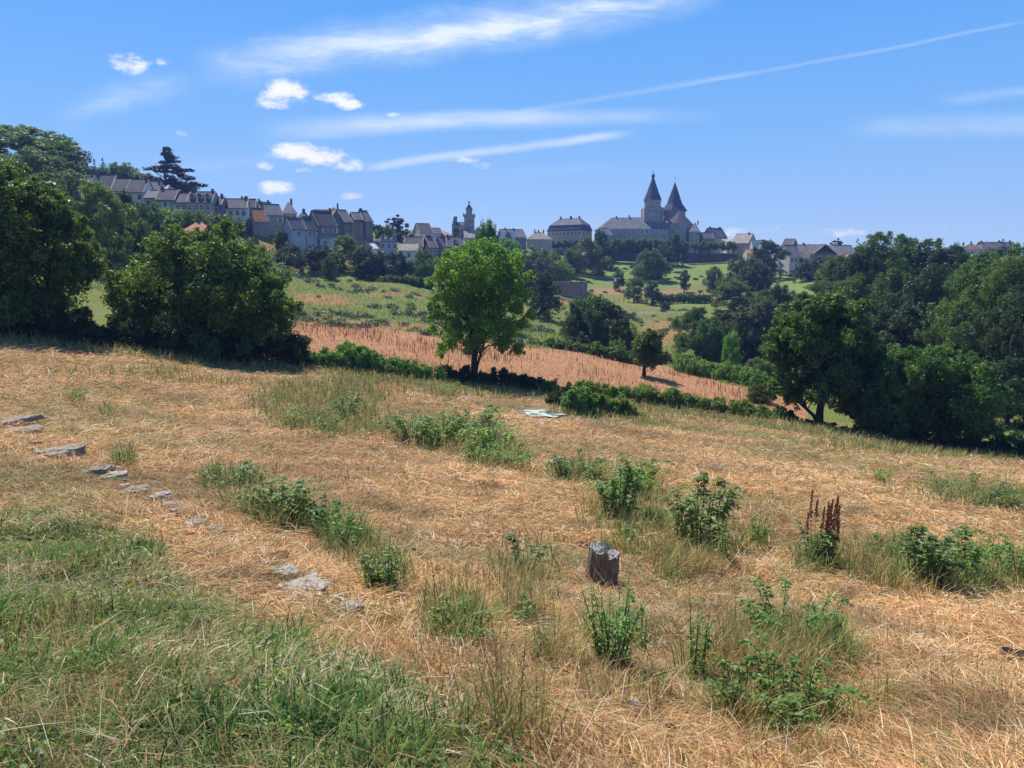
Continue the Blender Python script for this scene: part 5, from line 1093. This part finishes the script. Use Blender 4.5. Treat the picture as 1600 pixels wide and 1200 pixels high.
blades('meadow_grass', 'coarse uncut grass of the far meadow', np.stack([x, y, z-.05], 1), r.uniform(0, 6.28, n), r.uniform(.3, .7, n), r.uniform(.7, 1.5, n), r.uniform(0, .9, n), r.uniform(.05, .12, n), col)
# ---------------------------------------------------------------- single weeds in the field
def weed_parts(seed, h, rad, nst, leaf, kind):
    r = random.Random(seed); st = MB(); pos = []; dirs = []; sz = []; sds = []
    for i in range(nst):
        a = r.uniform(0, 6.28); q = rad*r.random()**.6*.75; x0, y0 = math.cos(a)*q*.7, math.sin(a)*q*.7; hh = h*r.uniform(.55, 1.05)
        if kind == 'bramble': lean = r.uniform(.2, 1.0)*rad; hh *= 1.15
        else: lean = r.uniform(.1, .8)*rad
        if kind == 'dock' and i < max(4, nst*.5): x0 *= .55; y0 *= .55; lean *= .4
        b = a+r.uniform(-.6, .6); pts_ = []
        for j in range(7):
            t = j/6; drop = (t**3)*hh*.28 if kind == 'bramble' else 0
            pts_.append((x0+math.cos(b)*lean*t**1.4, y0+math.sin(b)*lean*t**1.4, hh*(t if kind != 'bramble' else (1-(1-t)**1.8))-drop-.02*(j == 0)))
        sr = .0035*max(1, h/.5); st.tube(pts_, [sr*(1.25-t/7) for t in range(7)], 4)
        nl = int(max(5, hh/(leaf*.55)*(1.2 if kind == 'bramble' else 1)))
        for j in range(nl):
            t = (.1+.9*(j+r.random()*.6)/nl); k = min(5, int(t*6)); f = t*6-k; f = min(1, f); p = [pts_[k][c]*(1-f)+pts_[k+1][c]*f for c in range(3)]
            if r.random() < .3: continue
            for s_ in range(3 if kind == 'bramble' else 2):
                aa = j*1.57+s_*(math.pi if kind != 'bramble' else 2.09)+r.uniform(-.4, .4); d = (math.cos(aa), math.sin(aa), r.uniform(-.35, .35)); L = leaf*r.uniform(.6, 1.15)*(1.1-.35*t)
                pos.append((p[0]+d[0]*L*.6, p[1]+d[1]*L*.6, p[2]+d[2]*L*.5)); dirs.append(d); sz.append(L)
        if kind == 'dock' and i < max(4, nst*.5):
            sd = MB(); sds.append(sd); p0 = pts_[-1]; tall = h*r.uniform(.35, .75); st.tube([p0, (p0[0]+.02, p0[1], p0[2]+tall)], [.006, .004], 4)
            for j in range(90):
                z_ = p0[2]+tall*(.05+.95*j/90); a_ = j*2.4
                if math.sin(j*.55+i) < -.45: continue
                rr = .034*(1.15-j/90)*r.uniform(.6, 1.3); sd.add([(p0[0]+math.cos(a_)*rr+.02*j/90, p0[1]+math.sin(a_)*rr, z_-.012),(p0[0]+math.cos(a_+.9)*rr, p0[1]+math.sin(a_+.9)*rr, z_+.008),(p0[0]+.02*j/90, p0[1], z_+.03)], [(0,1,2)])
    n = len(pos); c = np.array(pos); d = np.array(dirs); d /= np.linalg.norm(d, axis=1)[:, None]; s = np.array(sz)[:, None]; R_ = rs_(seed)
    up = R_.normal(size=(n, 3))*.35; up[:, 2] += 1; b = np.cross(d, up); b /= np.linalg.norm(b, axis=1)[:, None]; nr = np.cross(b, d)
    V = np.stack([c-d*s*.5, c+b*s*.30-d*s*.15+nr*s*.06, c+b*s*.22+d*s*.22, c+d*s*.6-nr*s*.18, c-b*s*.22+d*s*.22, c-b*s*.30-d*s*.15+nr*s*.06], 1).reshape(-1, 3)
    lo = np.arange(n)[:, None]*6; loops = np.concatenate([lo, lo+1, lo+2, lo+3, lo, lo+3, lo+4, lo+5], 1).ravel(); ti = np.clip(.5+.22*R_.normal(size=n), 0, 1)
    return st, (V, loops, np.arange(n*2)*4, np.repeat(ti, 6)[:, None]*np.ones((1, 3))), sds
def weed(name, label, px, py, wpx, hpx, kind, mat, leafpx=9, nst=None, seed=None):
    g = gp(px, py); y = g[1]; h = hpx*y/F*1.25; rad = wpx*y/F/2*1.2; leaf = max(.038, leafpx*y/F*1.15); seed = seed or int(px*3+py)
    nst = nst or int(min(70, max(8, (wpx*wpx*.5+wpx*hpx)/(leafpx*leafpx*6.2))))
    nst = max(3, int(nst*(.7 if kind == 'bramble' else .95))); rad *= 1.2 if kind == 'bramble' else 1; st, (V, l, s, c), sd = weed_parts(seed, h, rad, nst, leaf, kind); e = empty(name, (g[0], y, H1(g[0], y)-.01)); tag(e, label, 'weed')
    st.build('stems', M['stem'], e, True); link('leaves', mesh_np('leaves', V, l, s, M[mat], c), e)
    for q in sd: q.build('seed_head', M['rust'], e)
for w_ in WD: weed(*w_)
hero('round_bush', 'dense rounded green bush standing beside the pond', (903, 655), 43, [(903,628,20),(890,640,15),(917,640,17),(903,645,20),(893,618,9),(912,612,9),(925,625,8),(884,628,8)], 20000, .11, 'leaf_weed', [(0,.5,.05,.1)], .7, 271, 'bush')
hero('reed_clump', 'lighter reedy shrub right of the pond bush', (960, 655), 44, [(945,635,14),(965,640,14),(985,645,12),(935,625,8),(975,630,8),(1000,655,9)], 12000, .10, 'leaf_weed', [(0,.4,.03,.1)], .6, 272, 'bush', elong=3.5)
hero('pond_shrub', 'small dull shrub left behind the pond bush', (868, 640), 47, [(862,628,9),(874,630,9),(868,622,8)], 6000, .11, 'leaf_dark', [(0,.4,.03,.1)], .5, 273, 'bush')
# ---------------------------------------------------------------- stones, stumps, pond, litter
M['rock'] = mat_plain('rock', (.50, .42, .31), (.22, .18, .13), 16, .92, .9, 30, detail=8); M['pale_rock'] = mat_plain('pale_rock', (.76, .67, .54), (.34, .28, .21), 22, .92, 1.0, 40, detail=8)
M['wood'] = mat_plain('weathered_wood', (.46, .33, .21), (.17, .12, .075), 26, .9, 1.0, 60, detail=8, streak=True); M['wood_top'] = mat_plain('weathered_wood_top', (.72, .66, .58), (.36, .32, .27), 30, .9, 1.0, 60, detail=8)
M['dung'] = mat_plain('dung', (.055, .035, .025), (.03, .02, .015), 30, .9, 1.0, 40); M['tissue'] = mat_plain('tissue', (.85, .84, .81), (.70, .68, .64), 40, .8, .5, 60); M['moss'] = mat_plain('moss', (.33, .17, .04), (.20, .10, .03), 40, 1, 1, 80)
import bmesh
def rock(name, label, px, py, wpx, dpx, hpx, mat, seed, cat='stone', flat=True, parent=None, yaw=-.5, sub=4):
    g = gp(px, py); y = g[1]; s = y/F; bm = bmesh.new(); bmesh.ops.create_icosphere(bm, subdivisions=sub, radius=1); r = random.Random(seed)
    from mathutils import noise as mn
    pl = [Vector((r.gauss(0, 1), r.gauss(0, 1), r.gauss(0, .5))).normalized() for _ in range(9)]
    for v in bm.verts:
        c = v.co.copy(); q = min([1.0]+[(.66+.02*i)/max(.01, c.dot(p)) for i, p in enumerate(pl) if c.dot(p) > 0]); v.co = c*q
        d = mn.fractal(v.co*1.9+Vector((seed*3.1, 0, 0)), .7, 2.1, 6); v.co *= 1+.30*d
        if flat and v.co.z > .45: v.co.z = .45+(v.co.z-.45)*.3+.14*d
        if v.co.z < -.4: v.co.z = -.4
    sx, sy, sz = wpx*s/2, dpx*s/2, hpx*s*(.75 if cat == 'stone' else 1)
    me = bpy.data.meshes.new(name)
    for v in bm.verts: v.co = Vector((v.co.x*sx*1.1, v.co.y*sy*1.1, v.co.z*sz*1.3))
    bm.to_mesh(me); bm.free(); me.materials.append(M[mat]); o = link(name, me, None, (g[0], y, H1(g[0], y)+hpx*s*.15+(.035 if 'pale' in mat or flat and y < 8 else .01)), (0, 0, yaw)); tag(o, label, cat); return o
rock('flat_stone','large flat stone capped with lichen, highest in the stone row',97,714,56,90,19,'rock',1)
rock('flat_stone','grey stone half sunk right of the highest stone',148,742,34,60,13,'rock',2); rock('flat_stone','pale flat stone touching the half sunk grey one',180,748,32,50,7,'pale_rock',3)
rock('flat_stone','broad pale stone in the middle of the stone row',213,772,40,60,12,'rock',4); rock('flat_stone','small pale stone with a notch below the broad pale one',248,782,26,40,9,'pale_rock',5); rock('flat_stone','little white stone at the end of the upper stone group',266,794,18,26,6,'pale_rock',6)
rock('flat_stone','dull buried stone in dry grass below the upper stone group',306,822,38,50,8,'rock',7); rock('flat_stone','dark cracked stone alone on the dry bank edge',338,832,32,40,9,'rock',8)
rock('flat_stone','far grey slab at the left picture edge',12,662,40,120,9,'rock',9); rock('flat_stone','mossy slab just below the far grey slab',32,674,44,60,6,'rock',10)
rr_ = random.Random(77)
for i in range(16):
    t = (i+.5)/16; px = np.interp(t, [0, .25, .5, .75, 1], [40, 128, 285, 385, 430]); py = np.interp(px, [40, 97, 213, 340, 400, 470], [688, 722, 776, 836, 880, 935])
    rock('small_stone', 'small half buried stone of the diagonal stone row', px+rr_.uniform(-9, 9), py+rr_.uniform(-5, 5), rr_.uniform(9, 20), rr_.uniform(18, 30), rr_.uniform(4, 8), rr_.choice(['rock', 'rock', 'pale_rock']), 60+i, sub=3)['group'] = 'small stones of the diagonal stone row'
rock('rubble_stone','big flat patch of white crumbling rubble stone',470,928,92,110,12,'pale_rock',11); rock('rubble_stone','raised broken piece on top of the white rubble stone',452,905,44,50,16,'pale_rock',12)
rock('rubble_stone','second white rubble stone just right of the big patch',550,957,40,50,10,'pale_rock',13); rock('rubble_stone','smallest white stone near the dry weed tuft',644,1002,30,34,13,'pale_rock',14)
rock('dark_stone','dark brown stone between the two white rubble stones',530,942,22,24,8,'rock',15)
rock('moss_pad','orange brown moss pad beside the white rubble patch',425,880,50,70,4,'moss',21,'moss'); rock('moss_pad','rusty moss pad between the last two white stones',600,985,60,70,4,'moss',22,'moss')
rock('dung_pat','dark dried dung at the right picture edge',1588,1030,44,40,6,'dung',31,'dung'); rock('dung_pat','dark dried dung lump near the bottom of the field',1048,1150,20,22,9,'dung',32,'dung'); rock('dung_pat','second dark lump right of the bottom dung',1082,1165,20,20,6,'dung',33,'dung'); rock('dung_pat','small dark clod left behind the stump',912,852,24,16,4,'dung',34,'dung')
def stump(label, px, py, wpx, hpx, seed, lean=.12, cut=.12):
    g = gp(px, py); y = g[1]; s = y/F; Rr = wpx*s/2; h = hpx*s; e = empty('tree_stump', (g[0], y, H1(g[0], y)-.02)); tag(e, label, 'stump'); r = random.Random(seed); N, K_ = 72, 18; V = []
    cr_ = [r.random()*6.28 for _ in range(9)]
    def rad(a, t):
        q = 1.14-.16*t+.22*max(0, .25-t)*math.cos(3*a)
        for i, c in enumerate(cr_): q -= (.06 if i < 4 else .03)*math.exp(-((a-c+math.pi) % (2*math.pi)-math.pi)**2/.012)
        return Rr*(q+.018*math.sin(a*17+t*2)+.012*math.sin(a*31))
    def topz(x_, y_):  # split and stepped top, left half higher
        u = x_/Rr; st = .08 if u < .12 else -.03; return h*(1+st-.05*u+.03*math.sin(9*u+4*y_/Rr)+(-.03 if abs(u-.14) < .05 else 0)-.05*(y_ < -.5*Rr))
    for j in range(K_):
        t = j/(K_-1)
        for i in range(N):
            a = 2*math.pi*i/N; q = rad(a, t); xx, yy = q*math.cos(a), q*math.sin(a); zt = topz(xx, yy); V.append((xx+lean*h*t, yy, -.06+(zt+.06)*t))
    side = MB().add(V, [(j*N+i, j*N+(i+1) % N, (j+1)*N+(i+1) % N, (j+1)*N+i) for j in range(K_-1) for i in range(N)]); side.build('bark', M['wood'], e)
    T = []; m_ = 12
    for j in range(m_+1):
        f = 1-j/m_*.999
        for i in range(N):
            a = 2*math.pi*i/N; q = rad(a, 1)*f; xx, yy = q*math.cos(a), q*math.sin(a); zt = topz(xx, yy)
            T.append((xx+lean*h, yy, zt+(.012*math.sin(25*f+3*a)*(j > 0))*h/.4-(.0 if j < 2 else .015+.05*h*max(0, math.sin(3*a+seed))*(1-f))))
    MB().add(T, [(j*N+i, j*N+(i+1) % N, (j+1)*N+(i+1) % N, (j+1)*N+i) for j in range(m_) for i in range(N)]).build('cut_top', M['wood_top'], e)
stump('weathered grey tree stump with a split stepped top', 937, 912, 50, 60, 5)
def tissue():
    g = gp(996, 1112); y = g[1]; bm = bmesh.new(); bmesh.ops.create_icosphere(bm, subdivisions=4, radius=1)
    from mathutils import noise as mn
    for v in bm.verts:
        d = mn.fractal(v.co*2.6, .6, 2.2, 4); v.co *= 1+.34*d; c = v.co; v.co = Vector((c.x*.024-.016*c.z, c.y*.03, (c.z+.7)*.045))
    me = bpy.data.meshes.new('tissue'); bm.to_mesh(me); bm.free(); me.materials.append(M['tissue']); tag(link('crumpled_tissue', me, None, (g[0], y, H1(g[0], y)+.01), (0, -.3, .3)), 'crumpled white tissue caught in the dry grass below the tall nettle', 'litter')
tissue()
def pond():
    m, k = newmat('pond_water'); ob = k.node('ShaderNodeTexCoord').outputs['Object']; f = k.ramp(k.noise(1.1, 5, .65, ob), .42, .56)
    c = k.mix(f, (.10, .11, .07), (.50, .54, .38)); b = k.node('ShaderNodeBsdfPrincipled', {'Base Color': c, 'Roughness': k.m('ADD', .08, k.m('MULTIPLY', f, .6))}); finish(k, b.outputs[0])
    g = gp(850, 648); N = 48; V = [(g[0], g[1], 0)]; 
    for i in range(N):
        a = 2*math.pi*i/N; q = 1+.22*math.sin(2*a+1)+.12*math.sin(5*a); V.append((g[0]+.95*q*math.cos(a), g[1]+1.9*q*math.sin(a), 0))
    V = np.array(V); V[:, 2] = H(V[:, 0], V[:, 1]).mean()*.3+H(V[:, 0], V[:, 1])*.7+.10
    tag(MB().add(V, [(0, i+1, (i+1) % N+1) for i in range(N)]).build('pond', m), 'small pond covered with pale duckweed', kind='structure')
pond()
# ---------------------------------------------------------------- the thin summer haze
def haze():
    m = bpy.data.materials.new('haze'); m.use_nodes = True; m.node_tree.nodes.clear(); k = NT(m.node_tree)
    v = k.node('ShaderNodeVolumePrincipled', {'Color': (.28, .42, 1.0, 1), 'Density': HAZE, 'Anisotropy': .2}); out = k.node('ShaderNodeOutputMaterial'); k.link(v.outputs[0], out.inputs['Volume'])
    g = bpy.data.objects['ground'].data; co = np.zeros(len(g.vertices)*3, np.float32); g.vertices.foreach_get('co', co); co = co.reshape(-1, 3); lo, hi = co.min(0), co.max(0)
    zt = max(hi[2], 52)
    o = MB().box(lo[0]-5, hi[0]+5, lo[1]-8, hi[1]+5, lo[2]-1, zt+2).build('haze', m); tag(o, 'thin blue summer haze over valley and town', kind='stuff'); print('haze', lo, hi)
if HAZE: haze()
